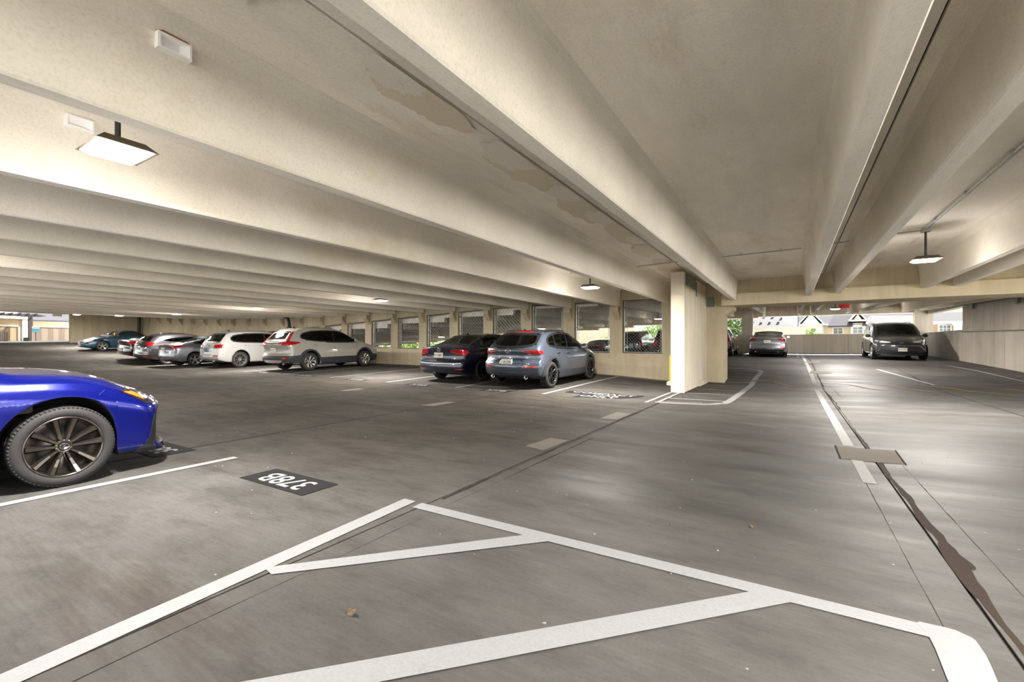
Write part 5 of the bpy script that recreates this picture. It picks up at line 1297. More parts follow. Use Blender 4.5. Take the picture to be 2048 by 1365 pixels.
# --- silver sedan beyond the beam
M['p_silver2'] = carpaint('steel_silver_paint', srgb(128, 131, 137), .6, .28)
S = sedan('silver-grey sedan seen from behind at the far parapet', M['p_silver2'], 4.90, 1.85, 1.45, 2.825, 1.06, .34, belt=.96, deck=1.09, cow=.99, roof0=-.75, roof1=.35, tail_y=-1.98)
sedan_windows(S, -1.45, -1.0, .35, 1.0, 1.0, 1.35, (-1.82, -.88), (1.0, .4), 'glass')
A = Car(S)
A.both('B', chaikin([(.40, .985), (.62, 1.01), (.88, 1.0), (.90, .885), (.62, .89)], 1), M['tail'], 'taillight', off=.014); A.both('R', chaikin([(-2.36, 1.0), (-2.1, .98), (-2.12, .90), (-2.36, .885)], 1), M['tail'], 'taillight', off=.014)
A.patch('B', [(-.82, .52), (.82, .52), (.74, .27), (-.74, .27)], M['black'], 'rear_diffuser', off=.012)
A.both('B', [(.60, .53), (.84, .54), (.82, .47), (.66, .46)], M['tail'], 'fog_reflector', off=.02); A.exhaust(.52, .33, .045); A.exhaust(-.52, .33, .045)
A.plate(.86, '8HB 224'); A.emblem('B', 0, .98, .055, 'ring')
for sg in (1, -1): A.seam('B', [(0, 1.0), (sg * .25, 1.0), (sg * .42, .96)], .02, 'chrome', 'boot_trim', .008); A.seam('B', [(0, .70), (sg * .5, .70), (sg * .66, .74), (sg * .68, .88)], .008)
A.mirror(.78, 1.0, M['black']); A.handle(-.32, .87); A.seats(.2, .56, -.65); A.wheels('five', 'galloy', .225, 0, rr=.24); A.place(-1.1, 30.25)

# --- dark minivan facing us
M['p_dark'] = carpaint('dark_grey_paint', srgb(54, 56, 61), .5, .25)
L = 5.17; e = -L / 2; bz = 1.04
S = dict(L=L, W=1.99, H=1.76, ra=e + 1.08, fa=e + 1.08 + 3.06, tr=.36, label='dark grey minivan facing the camera in front of the far parapet', paint=M['p_dark'],
         top=[(e, 1.64), (e + .3, 1.72), (-.9, 1.76), (.1, 1.73), (.45, 1.66), (1.45, 1.12), (1.65, 1.06), (2.15, .96), (2.45, .84), (L / 2, .72)],
         belt=[(e, 1.08), (0, 1.04), (1.5, .98), (2.2, .84), (L / 2, .66)], roofw=[(e, .76), (-1, .76), (.3, .76), (1.2, .84), (1.8, .82), (L / 2, .76)], plan=PLAN(L, .84, .92), bot=[(e, .3), (0, .20), (L / 2 - .3, .20), (L / 2, .24)],
         rear=[(.2, .1), (.5, .0), (1.0, .03), (1.7, .25)], front=[(.2, .10), (.35, .02), (.5, .0), (.7, .03), (.85, .12), (1.0, .3)], frontD=1.1, frontcurve=.25, rearD=.9, tz=1.12)
S['windows'] = [dict(p='R', poly=chaikin([(-2.2, 1.15), (-2.1, 1.56), (-.2, 1.62), (.30, 1.57), (1.15, 1.12), (1.1, 1.07), (-1, 1.10)], 1), mat='dglass'), dict(p='T', poly=[(-.68, .48), (.68, .48), (.82, 1.46), (-.82, 1.46)], name='windshield')]
A = Car(S)
A.both('F', chaikin([(.30, .80), (.60, .86), (.95, .92), (.95, .84), (.62, .78)], 1), M['clearlens'], 'headlight', off=.012); A.both('L', chaikin([(1.9, .96), (2.35, .88), (2.35, .80), (2.0, .86)], 1), M['clearlens'], 'headlight', off=.012)
A.patch('F', chaikin([(-.58, .64), (.58, .64), (.84, .36), (.70, .28), (-.70, .28), (-.84, .36)], 1, .12), M['black'], 'grille', off=.014)
A.patch('F', chaikin([(-.30, .80), (.30, .80), (.62, .765), (0, .70), (-.62, .765)], 1, .12), M['black'], 'upper_grille', off=.012)
A.seam('F', [(-.60, .655), (0, .66), (.60, .655)], .02, 'chrome', 'grille_trim', .018); A.seam('F', [(-.72, .275), (0, .26), (.72, .275)], .022, 'chrome', 'grille_trim', .018)
for sg in (1, -1): A.seam('F', [(sg * .60, .655), (sg * .74, .5), (sg * .88, .36)], .02, 'chrome', 'grille_trim', .018)
for k in range(5): A.seam('F', [(-.66, .34 + .055 * k), (0, .335 + .055 * k), (.66, .34 + .055 * k)], .01, 'clad', 'grille_bar', .018)
A.plate(.49, 'BWY 4713', front=True); A.emblem('F', 0, .775, .07, 'ellipse'); A.mirror(1.05, 1.06); A.rails(-1.9, .1, .68, 'black')
A.seam('L', [(.05, 1.07), (.02, .7), (.0, .3)], .01); A.seam('L', [(1.12, 1.0), (1.1, .7), (1.0, .3)], .01)
M['cabin_light'] = simple('pale_cabin_trim', srgb(150, 146, 136), .8); A.seats(.55, .62, -.5, mat='cabin_light'); A.wheels('multi', 'alloy', .235, 1, rr=.24); A.place(4.2, 28.65, PI + .0)

# --- cars beyond the pier and behind the window wall
S = suv('black crossover half hidden behind the concrete column', M['p_black'], 4.6, 1.86, 1.66, 2.7, .98, .35, belt=1.04)
W_ = [dict(p='R', poly=chaikin([(-1.6, 1.30), (-1.5, 1.16), (-1.0, 1.12), (.85, 1.07), (1.02, 1.09), (.70, 1.30), (.35, 1.46), (-.1, 1.53), (-.9, 1.53), (-1.45, 1.46)], 1), mat='dglass'),
      dict(p='B', poly=chaikin(mir([(.2, 1.13), (.74, 1.15), (.63, 1.48), (.52, 1.53)]), 1, .15), mat='dglass', name='rear_window'), dict(p='T', poly=[(-.62, .32), (.62, .32), (.76, 1.08), (-.76, 1.08)], name='windshield')]
S['windows'] = W_; A = Car(S)
A.both('B', chaikin([(.48, 1.05), (.88, 1.08), (.88, .92), (.6, .93)], 1), M['tail'], 'taillight', off=.014); A.both('R', [(-2.2, 1.08), (-1.85, 1.05), (-1.9, .95), (-2.2, .92)], M['tail'], 'taillight', off=.014)
A.both('B', [(.50, .62), (.88, .64), (.88, .57), (.55, .56)], M['tail'], 'fog_reflector', off=.012); A.mirror(.78, 1.1); A.seats(.3, .6, -.65); A.wheels('five', 'alloy', .23, 0); A.place(-3.72, 29.9)
S = suv('big black boxy off-roader seen through the opening nearest the pier', M['p_black'], 5.0, 1.98, 1.82, 2.9, 1.05, .39, belt=1.14)
S['rear'] = [(.2, .1), (.5, 0), (1.1, .02), (1.5, .10), (1.9, .16)]; S['rearcurve'] = .04
S['windows'] = [dict(p='R', poly=chaikin([(-2.2, 1.22), (-2.1, 1.62), (-.2, 1.66), (.45, 1.60), (1.1, 1.2), (1.05, 1.16)], 1, .15), mat='dglass'), dict(p='B', poly=chaikin(mir([(.3, 1.2), (.78, 1.2), (.70, 1.62), (.3, 1.65)]), 1, .12), mat='dglass', name='rear_window'), dict(p='T', poly=[(-.68, .5), (.68, .5), (.8, 1.2), (-.8, 1.2)], name='windshield')]
A = Car(S); A.both('B', [(.82, 1.12), (.93, 1.12), (.93, .78), (.84, .78)], M['tail'], 'taillight', off=.012); A.mirror(.85, 1.2); A.rails(-2, .2, .7, 'steel'); A.plate(.85, None); A.seats(.4, .7, -.5); A.wheels('five', 'alloy', .24, 0); A.place(-8.62, 29.9)
for p in 'RL': A.seam(p, [(-.1, 1.1), (-.1, .5)], .01, 'steel')
S = suv('dark tall car cut off at the right edge of the opening nearest the pier', M['p_black'], 4.7, 1.88, 1.86, 2.75, .98, .36, belt=1.12)
S['windows'] = [dict(p=w_['p'], poly=[(u, v + (.10 if w_['p'] != 'T' else 0)) for u, v in w_['poly']], mat=w_.get('mat', 'glass'), name=w_.get('name', 'side_window')) for w_ in W_]
A = Car(S); A.both('B', [(.60, 1.12), (.88, 1.14), (.88, .82), (.74, .82)], M['tail'], 'taillight', off=.012); A.mirror(.78, 1.18); A.seats(.3, .6, -.65); A.wheels('five', 'alloy', .23, 0); A.place(-6.05, 29.5)
S = sedan('dark low sedan seen through the second opening from the pier', M['p_black'], 4.8, 1.85, 1.44, 2.8, 1.05, .335, belt=.95, deck=1.06, cow=.99, roof0=-.7, roof1=.35)
sedan_windows(S, -1.45, -1.0, .35, 1.0, 1.0, 1.34, (-1.7, -.85), (1.0, .4), 'dglass')
A = Car(S); A.both('B', [(.45, .97), (.86, 1.0), (.88, .86), (.6, .87)], M['tail'], 'taillight', off=.012); A.mirror(.78, 1.0); A.seats(.2, .5, -.65); A.wheels('five', 'alloy', .22, 0); A.place(-11.15, 30.2)

# --- blue sport sedan, only its nose is in frame
M['p_blue'] = carpaint('vivid_blue_paint', srgb(2, 16, 112), .5, .2)
L = 4.80; e = -L / 2; ra = -1.295; fa = 1.505
S = dict(L=L, W=1.84, H=1.44, ra=ra, fa=fa, tr=.335, ar=.405, label='vivid blue sport sedan whose nose enters at the left', paint=M['p_blue'], res=.03,
         top=[(e, 1.03), (e + .12, 1.06), (e + .6, 1.07), (-1.1, 1.30), (-.7, 1.41), (-.15, 1.44), (.35, 1.40), (1.05, 1.05), (1.25, .985), (1.55, .96), (1.83, .91), (2.06, .83), (2.23, .75), (2.34, .67), (L / 2, .61)],
         belt=[(e, .93), (0, .92), (1.0, .885), (1.5, .865), (1.85, .80), (2.15, .71), (L / 2, .58)],
         roofw=[(e, .86), (-1.6, .8), (-.7, .70), (.35, .70), (1.0, .80), (1.5, .82), (2.1, .80), (L / 2, .80)],
         plan=[(e, .88), (e + .4, .95), (-.9, 1), (.4, .975), (1.0, .985), (fa, 1.0), (fa + .3, .985), (fa + .5, .955), (L / 2 - .14, .91), (L / 2, .87)],
         bot=[(e, .28), (e + .4, .18), (1.0, .15), (fa + .4, .17), (L / 2, .155)], rear=[(.2, .1), (.5, 0), (1.0, .05)], front=[(.12, .0), (.17, -.01), (.21, .02), (.26, .045), (.4, .05), (.52, .04), (.60, .03), (.68, .05), (.8, .12)],
         frontD=.7, frontcurve=.15, rearD=.7, tz=1.05, cr=.16, crk=.12,
         sidef=[(0, .93), (.10, .96), (.25, .978), (.45, .985), (.60, .992), (.72, 1.0), (.82, .998), (.92, .972), (1, .935)])
S['windows'] = [dict(p='R', poly=chaikin([(-1.4, 1.0), (-.9, 1.30), (.3, 1.32), (1.0, 1.0), (.9, .98)], 1), mat='dglass'), dict(p='T', poly=[(-.54, .38), (.54, .38), (.70, 1.10), (-.70, 1.10)], name='windshield')]
A = Car(S)
HLP = [(1.885, .762), (1.945, .768), (2.035, .757), (2.105, .738), (2.24, .69), (2.26, .655), (2.16, .620), (2.075, .632), (2.02, .672), (1.93, .735)]
A.patch('R', HLP, M['black'], 'headlight', off=.004, step=.03)
A.both('R', [(1.91, .752), (1.99, .745), (2.03, .722), (2.075, .664), (2.01, .70)], M['amber'], 'turn_signal', off=.009, step=.03)
A.both('R', chaikin([(2.045, .735), (2.11, .715), (2.13, .675), (2.075, .668)], 1), M['clearlens'], 'headlight_lens', off=.009, step=.03)
A.both('R', [(1.90, .766), (2.03, .764), (2.10, .742), (2.03, .752), (1.94, .757)], M['chrome'], 'lamp_trim', off=.010, step=.03)
A.both('R', [(2.17, .612), (2.25, .650), (2.26, .662), (2.17, .625)], M['chrome'], 'lamp_trim', off=.010, step=.03)
A.patch('F', chaikin([(-.26, .58), (.26, .58), (.20, .46), (.34, .24), (-.34, .24), (-.20, .46)], 1, .1), M['black'], 'grille', off=.01)
A.both('R', chaikin([(2.165, .52), (2.18, .52), (2.185, .36), (2.175, .24), (2.07, .235), (2.12, .30)], 1, .15), M['black'], 'side_intake', off=.006, step=.03)
A.both('R', [(1.98, .17), (2.06, .235), (2.17, .235), (2.18, .16)], M['black'], 'lower_intake', off=.006, step=.03)
A.seam('R', [(1.72, .745), (1.745, .768), (1.77, .785)], .003, 'clad', off=.002)
A.seam('R', [(1.93, .775), (2.08, .785), (2.20, .735)], .006, off=.002, name='bonnet_seam')
A.patch('F', [(-.62, .20), (.62, .20), (.62, .165), (-.62, .165)], M['p_blue'], 'front_splitter', off=.02, skirt=.04)
A.patch('R', [(fa - .03, .757), (fa + .0, .757), (fa + .0, .742), (fa - .03, .742)], M['whiteplastic'], 'arch_clip', off=-.01)
A.seam('R', [(1.02, .90), (1.0, .6), (.98, .2)], .009); A.mirror(.72, .98); A.seats(.2, .5, -.6)
A.wheels('ten', 'balloy', .235, 2, rr=.247, cap=1); A.place(-6.07, 1.25 - fa + .0)
# ------------------------------------------------------------------ outside
def lapmat(name, c, pitch=.12):
    m, t, b_ = newmat(name); pos = t.nodes.new('ShaderNodeNewGeometry').outputs['Position']
    sp2 = t.nodes.new('ShaderNodeSeparateXYZ'); t.links.new(pos, sp2.inputs[0])
    mm = t.nodes.new('ShaderNodeMath'); mm.operation = 'FRACT'; m2 = t.nodes.new('ShaderNodeMath'); m2.operation = 'DIVIDE'; m2.inputs[1].default_value = pitch
    t.links.new(sp2.outputs[2], m2.inputs[0]); t.links.new(m2.outputs[0], mm.inputs[0])
    bp = t.nodes.new('ShaderNodeBump'); bp.inputs['Distance'].default_value = .02; bp.inputs['Strength'].default_value = 1
    t.links.new(mm.outputs[0], bp.inputs['Height']); t.links.new(bp.outputs[0], b_.inputs['Normal'])
    n = _noise(t, pos, 3, 3, .5); t.links.new(_mix(t, .3, c, _ramp(t, n, [(.3, g(.8)), (.7, g(1.1))]), 'MULTIPLY'), b_.inputs['Base Color']); b_.inputs['Roughness'].default_value = .7
    return m
def shingle(name, c):
    m, t, b_ = newmat(name); tc_ = t.nodes.new('ShaderNodeNewGeometry').outputs['Position']
    br = t.nodes.new('ShaderNodeTexBrick'); br.inputs['Scale'].default_value = 1; br.inputs['Brick Width'].default_value = .3; br.inputs['Row Height'].default_value = .12; br.inputs['Mortar Size'].default_value = .006
    mp_ = t.nodes.new('ShaderNodeMapping'); mp_.inputs['Rotation'].default_value = (PI / 2, 0, 0)
    t.links.new(tc_, mp_.inputs[0]); t.links.new(mp_.outputs[0], br.inputs['Vector'])
    br.inputs['Color1'].default_value = c; br.inputs['Color2'].default_value = tuple(v * .9 for v in c[:3]) + (1,); br.inputs['Mortar'].default_value = tuple(v * .5 for v in c[:3]) + (1,)
    t.links.new(br.outputs[0], b_.inputs['Base Color']); b_.inputs['Roughness'].default_value = .9
    return m
M['siding'] = lapmat('tan_lap_siding', srgb(186, 174, 148)); M['siding2'] = lapmat('brown_lap_siding', srgb(160, 134, 102), .14)
M['trimw'] = simple('white_trim', srgb(196, 194, 189), .6); M['shing'] = shingle('grey_shingles', srgb(70, 68, 73)); M['shing2'] = shingle('light_shingles', srgb(56, 54, 57))
M['pane'] = simple('window_pane', srgb(90, 104, 108), .08, 0, .5); M['wood'] = simple('weathered_boards', srgb(118, 104, 90), .85); M['wood2'] = simple('weathered_boards_dark', srgb(98, 84, 72), .85)
M['darkwood'] = simple('dark_pergola_wood', srgb(36, 24, 20), .7); M['teal'] = simple('teal_sign', srgb(30, 96, 110), .5); M['stucco'] = concrete('tan_stucco', srgb(186, 170, 148), srgb(176, 160, 138), (1, 1, 1), (.8, .9))
M['bark'] = simple('bark', srgb(84, 70, 56), .9)
M['asphalt'] = concrete('pavement', srgb(176, 174, 168), srgb(160, 158, 152), (1, 1, 1), (.8, .95))
M['driveway_bounce'] = concrete('driveway_bounce', srgb(222, 218, 210), srgb(208, 204, 196), (1, 1, 1), (.7, .9))  # kept pale so the unseen apron throws sunlight up under the slabs
b = MB(); b.add([(-160, 33.6, -1.6), (120, 33.6, -1.6), (120, 160, -1.6), (-160, 160, -1.6)], [(0, 1, 2, 3)])
b.obj('ground', M['asphalt'], kind='structure')
b = MB(); b.box(8.52, 60, -60, 15.4, -.5, -.02); b.box(-30, 8.52, -60, -3.42, -.5, -.03); b.box(-160, -30, -60, -3.6, -1.5, -.3)  # unseen apron added near floor level to bounce sun onto the ceilings
b.obj('ground', M['driveway_bounce'], kind='structure')
b = MB(); b.add([(6.6, 15.4, -1.6), (120, 15.4, -1.6), (120, 33.6, -1.6), (6.6, 33.6, -1.6)], [(0, 1, 2, 3)])
b.obj('ground', M['asphalt'], kind='structure')
b = MB(); b.box(-110, -62.5, -20, 33, .5, 1.46); b.box(-62.5, -44.5, 15.2, 33, .5, 1.40); b.box(-62.5, -44.5, -20, -3.4, .5, 1.40); b.obj('path', M['driveway_bounce'], kind='structure')
def window_(parent, X, Y, z0, z1, wd, ax='x', nx=2, nz=2):
    """framed window on a wall facing -Y (ax x) or +X (ax y)"""
    def B(b, u0, u1, d0, d1, a, c):
        if ax == 'x': b.box(X + u0, X + u1, Y - d1, Y - d0, a, c)
        else: b.box(X + d0, X + d1, Y + u0, Y + u1, a, c)
    b = MB(); h = wd / 2
    B(b, -h - .08, -h, 0, .06, z0 - .08, z1 + .08); B(b, h, h + .08, 0, .06, z0 - .08, z1 + .08); B(b, -h, h, 0, .06, z1, z1 + .08); B(b, -h, h, 0, .07, z0 - .08, z0)
    f = b.obj('window_frame', M['trimw'], parent)
    b = MB(); B(b, -h, h, .0, .02, z0, z1); b.obj('pane', M['pane'], f)
    b = MB()
    for i in range(1, nx): u = -h + wd * i / nx; B(b, u - .02, u + .02, .02, .045, z0, z1)
    for i in range(1, nz): z = z0 + (z1 - z0) * i / nz; B(b, -h, h, .02, .045, z - .015, z + .015)
    b.obj('muntins', M['trimw'], f)
def roofplane(parent, pts, mat, th=.12, name='roof'):
    b = MB(); n = len(pts); b.add(list(pts) + [(p[0], p[1], p[2] - th) for p in pts], [tuple(range(n)), tuple(range(n, 2 * n))[::-1]] + [(i, (i + 1) % n, n + (i + 1) % n, n + i) for i in range(n)])
    return b.obj(name, M[mat], parent)
# house beyond the parapet
H1 = empty('house', (4, 48, -1.6), label='tan sided house with two white gables beyond the far parapet', cat='house')
def hp(b, nm, mat): 
    o = b.obj(nm, M[mat], H1); o.location = (-4, -48, 1.6); return o
b = MB(); b.box(.9, 8.6, 48, 56, -1.6, 3.05); hp(b, 'wall', 'siding')
b = MB(); b.box(.62, 2.3, 47.2, 48, -1.6, 2.98); hp(b, 'bay_wall', 'trimw')
b = MB(); b.box(4.35, 5.2, 47.4, 48, -1.6, 2.86); hp(b, 'bay_wall', 'trimw')
def sub(o): o.location = (-4, -48, 1.6); return o
sub(roofplane(H1, [(.5, 47.7, 3.02), (8.8, 47.7, 3.02), (8.8, 52, 6.2), (.5, 52, 6.2)], 'shing'))
sub(roofplane(H1, [(5.0, 46.9, 2.88), (8.9, 46.9, 2.86), (8.9, 48.4, 3.56), (5.7, 48.4, 3.66)], 'shing2'))
sub(roofplane(H1, [(2.7, 47.2, 2.80), (4.4, 47.2, 2.82), (4.4, 49.5, 4.6), (3.6, 49.5, 4.6)], 'shing2'))
for x0, x1, z0, za, yy in ((.60, 2.32, 3.02, 4.15, 46.9), (4.25, 5.20, 3.30, 4.0, 47.1)):
    xm = (x0 + x1) / 2; b = MB(); b.prism([(x0 + .2, z0), (x1 - .2, z0), (xm, za - .25)], yy, yy + 2, 'y'); hp(b, 'gable_wall', 'trimw')
    for s_, e_ in ((x0 - .1, xm), (x1 + .1, xm)):
        sub(roofplane(H1, [(s_, yy - .25, z0 - .06), (e_, yy - .25, za), (e_, yy + 3.5, za), (s_, yy + 3.5, z0 - .06)], 'shing'))
        b = MB(); b.prism([(s_, z0 - .16), (e_, za - .12), (e_, za + .02), (s_, z0 - .02)], yy - .30, yy - .24, 'y'); hp(b, 'bargeboard', 'trimw')
    b = MB(); b.box(x0 - .15, x1 + .15, yy - .2, yy, z0 - .16, z0 - .02); hp(b, 'cornice', 'trimw')
b = MB(); b.box(.4, 9, 47.6, 47.75, 2.88, 3.02); hp(b, 'gutter', 'trimw')
b = MB(); b.box(2.30, 2.45, 47.9, 48.02, -1.6, 2.9); b.box(4.28, 4.38, 47.3, 47.42, -1.6, 2.8); b.box(5.18, 5.26, 47.3, 47.42, -1.6, 2.8); hp(b, 'corner_board', 'trimw')
hw = empty('windows', (-4, -48, 1.6)); bpy.data.objects.remove(hw)
for X, Y, z0, z1, wd in ((1.45, 47.2, 1.9, 2.6, .75), (3.45, 48, 1.9, 2.66, .62), (4.75, 47.4, 1.9, 2.68, .62), (6.8, 48, 1.9, 2.66, .7)):
    n0 = len(H1.children); window_(H1, X, Y, z0, z1, wd, nx=2, nz=3)
    H1.children[-1].location = (-4, -48, 1.6)
for ch in H1.children:
    if ch.name.startswith('window_frame'): ch.location = (-4, -48, 1.6)
H2 = empty('house', (9, 42, -1.6), label='house corner with shingle roof and white porch column in the right opening', cat='house')
def sub2(o): o.location = (-9, -42, 1.6); return o
b = MB(); b.box(9.05, 14, 42, 50, -1.6, 2.7); sub2(b.obj('wall', M['siding2'], H2))
sub2(roofplane(H2, [(7.9, 41.5, 2.78), (14, 41.5, 2.74), (14, 45.5, 5.4), (7.9, 45.5, 5.4)], 'shing2'))
b = MB(); b.box(7.9, 14, 41.4, 41.55, 2.62, 2.78); sub2(b.obj('gutter', M['trimw'], H2))
b = MB(); b.box(9.32, 9.68, 41.3, 41.6, -1.6, 2.55); b.box(9.26, 9.74, 41.24, 41.66, 2.50, 2.62); sub2(b.obj('porch_column', M['trimw'], H2))
window_(H2, 8.98, 42, 1.9, 2.52, .55, nx=3, nz=3); window_(H2, 10.6, 42, 1.9, 2.52, .55, nx=3, nz=3)
for ch in H2.children:
    if ch.name.startswith('window_frame'): ch.location = (-9, -42, 1.6)
H3 = empty('house', (-4, 60, -1.6), label='distant grey hipped roof behind the silver sedan', cat='house')
def sub3(o): o.location = (4, -60, 1.6); return o
sub3(roofplane(H3, [(-9, 60, 2.7), (1.6, 60, 2.62), (-3.2, 66, 5.6), (-9, 66, 5.6)], 'shing2', .2))
b = MB(); b.box(-9, 1.3, 60.5, 68, -1.6, 2.7); sub3(b.obj('wall', M['siding'], H3))
for X, q in ((-3.1, .25), (-2.2, .25), (-1.3, .25), (-2.8, .55), (-1.9, .52), (-1.0, .45)):
    yy = 60 + 6 * (q + .12) ; b = MB(); b.box(X - .12, X + .12, yy - .1, yy + .1, 2.68 + 3.0 * (q + .05), 2.68 + 3.0 * (q + .12) + .12); sub3(b.obj('roof_vent', M['dsteel'], H3))
b = MB(); b.box(-3.2, 1.3, 42, 42.3, -1.6, 2.55); b.box(-3.2, 1.3, 41.96, 42.34, 2.55, 2.6); b.obj('boundary_wall', M['stucco'], label='tan boundary wall beyond the far parapet', cat='wall')
b = MB(); b.tube([(.5, 45, -1.6), (.5, 45, 6.0)], .035, 8); lp = b.obj('flagpole', M['dsteel'], label='thin dark pole beyond the far parapet', cat='pole')
# bright wall seen through the mesh screens
b = MB(); b.box(-26, -12.8, 43, 43.3, -1.6, 2.95); b.obj('boundary_wall', M['stucco'], label='pale wall seen through the mesh screens', cat='wall')
# plants
def leafmat(name, c1, c2):
    m, t, b_ = newmat(name); oi = t.nodes.new('ShaderNodeNewGeometry').outputs['Random Per Island']
    t.links.new(_ramp(t, oi, [(0, c1), (1, c2)]), b_.inputs['Base Color']); b_.inputs['Roughness'].default_value = .6
    return m
M['leaf'] = leafmat('bright_leaves', srgb(70, 104, 36), srgb(140, 168, 78)); M['leafd'] = leafmat('dark_leaves', srgb(40, 66, 30), srgb(96, 120, 52)); M['leafr'] = leafmat('russet_leaves', srgb(96, 84, 44), srgb(120, 118, 60))
def plant(X, Y, z, h, r, label, mat='leaf', n=1500, seed=1, name='shrub', cat='shrub', group=None, trunk=.4, size=.10, conif=False):
    rnd = random.Random(seed); t = empty(name, (X, Y, z), label=label, cat=cat, group=group); b = MB()
    cl = [(rnd.uniform(-.6, .6) * r, rnd.uniform(-.6, .6) * r, h * rnd.uniform(trunk + .12, .88), rnd.uniform(.25, .5) * r) for _ in range(14)]
    for i in range(n):
        c = rnd.choice(cl); d = Vector((rnd.gauss(0, 1), rnd.gauss(0, 1), rnd.gauss(0, 1))).normalized() * c[3] * rnd.uniform(.6, 1.05)
        p = Vector((c[0], c[1], c[2])) + d
        if conif: k = (p.z / h); p.x *= (1.25 - k); p.y *= (1.25 - k)
        a = Vector((rnd.gauss(0, 1), rnd.gauss(0, 1), rnd.gauss(0, .6))).normalized(); q = a.cross(Vector((rnd.gauss(0, 1), rnd.gauss(0, 1), rnd.gauss(0, 1)))).normalized(); s_ = size * rnd.uniform(.6, 1.3)
        b.add([p - a * s_, p + q * s_ * .45, p + a * s_, p - q * s_ * .45], [(0, 1, 2, 3)])
    b.obj('foliage', M[mat], t, kind='stuff')
    b = MB(); b.tube([(0, 0, 0), (.05, 0, h * .4), (0, .05, h * .7)], [.06 + h * .012, .05 + h * .006, .02], 7)
    for c in cl[:6]: b.tube([(0.03, 0, h * .35), (c[0] * .8, c[1] * .8, c[2])], [.03, .01], 5)
    b.obj('trunk', M['bark'], t)
plant(-4.4, 40, -1.6, 6.0, 2.0, 'dark green tree seen between the column and the far pier', 'leafd', 3800, 2, 'tree', 'tree', trunk=.3, size=.13)
plant(1.35, 38.5, -1.6, 4.2, .75, 'small yellow-green tree top showing over the far parapet', 'leaf', 900, 3, 'tree', 'tree', trunk=.5)
plant(-9.9, 41, -1.6, 5.2, 2.0, 'bright green tree seen through the screen nearest the pier', 'leaf', 3000, 5, 'tree', 'tree', trunk=.45, size=.12)
plant(-7.6, 43.5, -1.6, 5.8, 1.3, 'russet-green tree at the right of the screen nearest the pier', 'leafr', 2600, 6, 'tree', 'tree', trunk=.4, size=.12)
plant(-14.2, 39, -1.6, 3.75, .9, 'light green shrub seen through the second screen from the pier', 'leaf', 900, 7)
for i, (X, h) in enumerate(((-20.5, 3.9), (-23.2, 3.95), (-26.0, 3.9), (-28.7, 3.8), (-31.2, 3.5), (-33.8, 3.45), (-36.4, 3.4), (-39.0, 3.35), (-41.6, 3.3), (-44.2, 3.3), (-46.9, 3.3))):
    plant(X, 37.5 + (i % 2) * 1.5, -1.6, h, 1.25, ('leafy green shrub of the hedge seen through the mesh screens, ' + ['first', 'second', 'third', 'fourth', 'fifth', 'sixth', 'seventh', 'eighth', 'ninth', 'tenth', 'eleventh'][i] + ' from the right'), 'leaf', 1300, 20 + i, group='hedge shrubs beyond the far side', trunk=.45, size=.14)
# left exit: pergola, fence, buildings
P = empty('pergola', (-56, 10.5, G(-56, 10.5)), label='dark wooden pergola outside the far left exit', cat='pergola')
zb = G(-56, 10.5)
for y, wd, X in ((9.45, .2, 0), (11.30, .2, 0), (11.69, .16, -1.5), (7.6, .2, 0)):
    b = MB(); b.box(X - wd / 2, X + wd / 2, y - 10.5 - wd / 2, y - 10.5 + wd / 2, 0, 3.65 - zb); b.obj('post', M['darkwood'], P)
b = MB(); b.box(-.1, .1, -4.2, 1.35, 3.62 - zb, 3.80 - zb); b.prism([(1.35, 3.62 - zb), (1.85, 3.72 - zb), (1.35, 3.82 - zb)], -.1, .1, 'x'); b.obj('beam', M['darkwood'], P)
for k in range(12):
    b = MB(); b.box(-1.9, .35, -4.1 + k * .48 - .03, -4.1 + k * .48 + .03, 3.80 - zb, 3.90 - zb); b.obj('rafter', M['darkwood'], P)
def fence(y0, y1, X, top, label):
    t = empty('fence', (X, (y0 + y1) / 2, G(X, y0)), label=label, cat='fence'); n = int((y1 - y0) / .125); ym = (y0 + y1) / 2; z0 = 1.40 - t.location.z
    ms = []
    for q in ('wood', 'wood2'):
        b = MB(); b.box(-.015, .015, -.056, .056, z0, top - t.location.z); ms.append(b.mesh('board', M[q]))
    for i in range(n): link('board', ms[(i * 7 // 3) % 2], t, (random.Random(i).uniform(-.008, .008), y0 - ym + .0625 + i * .125, 0))
    b = MB(); b.box(-.04, .05, y0 - ym, y1 - ym, top - t.location.z, top - t.location.z + .04); b.obj('cap_rail', M['trimw'], t)
fence(11.4, 14.6, -56.6, 2.75, 'weathered board fence right of the pergola post'); fence(6.5, 10.2, -56.6, 2.76, 'weathered board fence at the far left edge')
t = empty('sign', (-56.2, 11.69, 2.5), label='teal oval sign on a post in front of the board fence', cat='sign')
b = MB(); b.prism([(.27 * math.cos(2 * PI * i / 24), -.02 + .20 * math.sin(2 * PI * i / 24)) for i in range(24)], -.02, .02, 'x'); b.obj('sign_panel', M['teal'], t)
b = MB(); b.prism([(-.24, .09), (.24, .09), (.24, .20), (-.24, .20)], -.015, .03, 'x'); b.obj('header', simple('grey_sign_header', srgb(120, 118, 112), .6), t)
b = MB(); b.box(-.05, -.02, -.03, .03, -1.1, .1); b.obj('post', M['darkwood'], t)
b = MB(); b.box(-55.85, -55.55, 10.85, 11.15, G(-56, 11), G(-56, 11) + .27); b.box(-55.87, -55.53, 10.83, 11.17, G(-56, 11) + .27, G(-56, 11) + .31); b.obj('planter', M['black'], label='small black box at the foot of the pergola post', cat='planter')
H4 = empty('house', (-60, 11, 1.45), label='tan sided building with a door behind the pergola', cat='building')
def sub4(o): o.location = (60, -11, -1.45); return o
b = MB(); b.box(-66, -60, 4, 11.9, 1.4, 3.55); sub4(b.obj('wall', M['siding2'], H4))
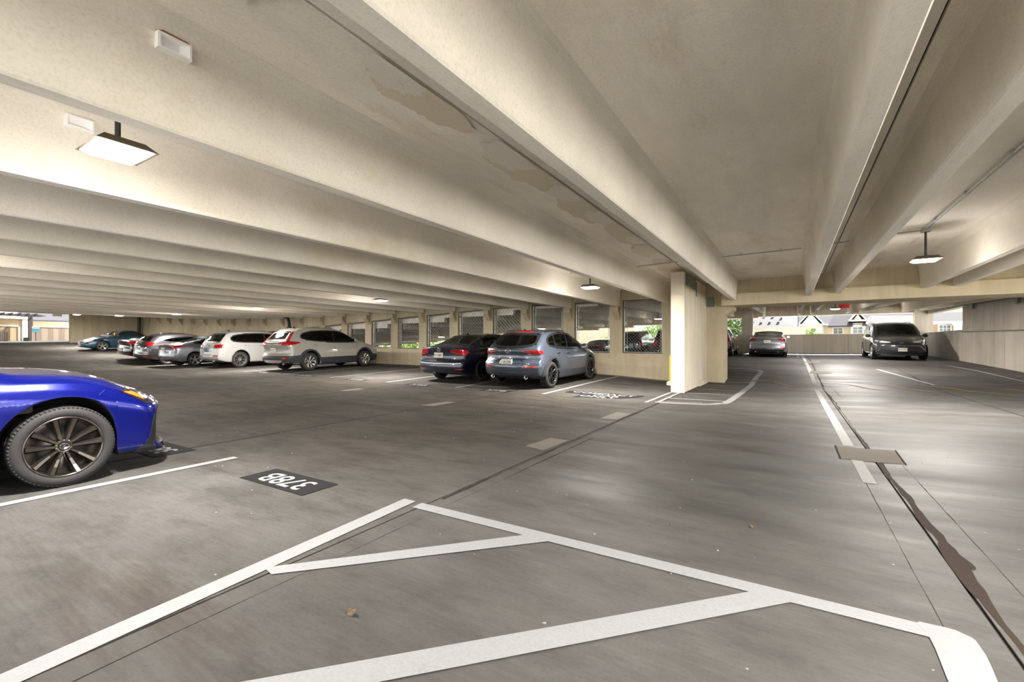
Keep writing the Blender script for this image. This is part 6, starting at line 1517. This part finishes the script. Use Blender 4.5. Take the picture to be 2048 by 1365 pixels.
b = MB(); b.box(-66, -59.8, 3.8, 12.0, 3.55, 3.72); b.box(-59.98, -59.9, 11.6, 11.92, 1.4, 3.55); sub4(b.obj('fascia', M['trimw'], H4))
b = MB(); b.box(-59.98, -59.93, 10.85, 11.35, 1.45, 2.85); d_ = sub4(b.obj('door', M['siding2'], H4)); b = MB(); b.box(-59.97, -59.88, 11.35, 11.45, 1.45, 2.92); b.box(-59.97, -59.88, 10.75, 11.45, 2.85, 2.93); b.obj('door_frame', M['trimw'], d_)
H5 = empty('house', (-63, 15, 1.45), label='low building with pale shingle roof behind the fence at the left exit', cat='building')
def sub5(o): o.location = (63, -15, -1.45); return o
b = MB(); b.box(-70, -63, 12.4, 20, 1.4, 3.5); sub5(b.obj('wall', M['siding'], H5)); b = MB(); b.box(-62.99, -62.85, 12.3, 20, 3.44, 3.58); sub5(b.obj('fascia', M['trimw'], H5))
sub5(roofplane(H5, [(-62.7, 12.2, 3.62), (-62.7, 20, 3.62), (-67, 20, 5.6), (-67, 12.2, 5.6)], 'shing2'))
# litter on the floor
rnd = random.Random(11)
lm_ = simple('dry_leaf', srgb(96, 76, 52), .8)
for i, (X, Y, s_, nm) in enumerate(((-1.67, 1.34, .028, 'crumpled dry leaf inside the hatched bay'), (-.22, 3.41, .018, 'small dry leaf beyond the hatched bay'), (-.70, 3.13, .014, 'tiny dry leaf just beyond the long white line'))):
    b = MB(); v = []
    for k in range(9):
        a = 2 * PI * k / 9; v.append((s_ * math.cos(a) * rnd.uniform(.5, 1.1), s_ * .7 * math.sin(a) * rnd.uniform(.6, 1.2), rnd.uniform(.0, .02)))
    v.append((0, 0, .012)); b.add(v, [(k, (k + 1) % 9, 9) for k in range(9)] ); b.obj('dry_leaf', lm_, loc=(X, Y, G(X, Y) + .006), label=nm, cat='leaf')
b = MB()
for i in range(150):
    X, Y = rnd.uniform(-6.5, 2.2), rnd.uniform(1.0, 8.5)
    if -5.1 > X and Y < 2.6: continue
    s_ = rnd.uniform(.003, .009); z = G(X, Y) + .001
    b.add([(X - s_, Y - s_ * .6, z), (X + s_, Y - s_ * .5, z), (X + s_ * .6, Y + s_, z), (X - s_ * .7, Y + s_ * .7, z), (X, Y, z + s_ * .7)], [(0, 1, 4), (1, 2, 4), (2, 3, 4), (3, 0, 4)])
b.obj('grit', simple('pale_grit', srgb(140, 136, 128), .9, spec=.1), kind='stuff', label='pale grit specks scattered over the concrete floor', cat='grit')
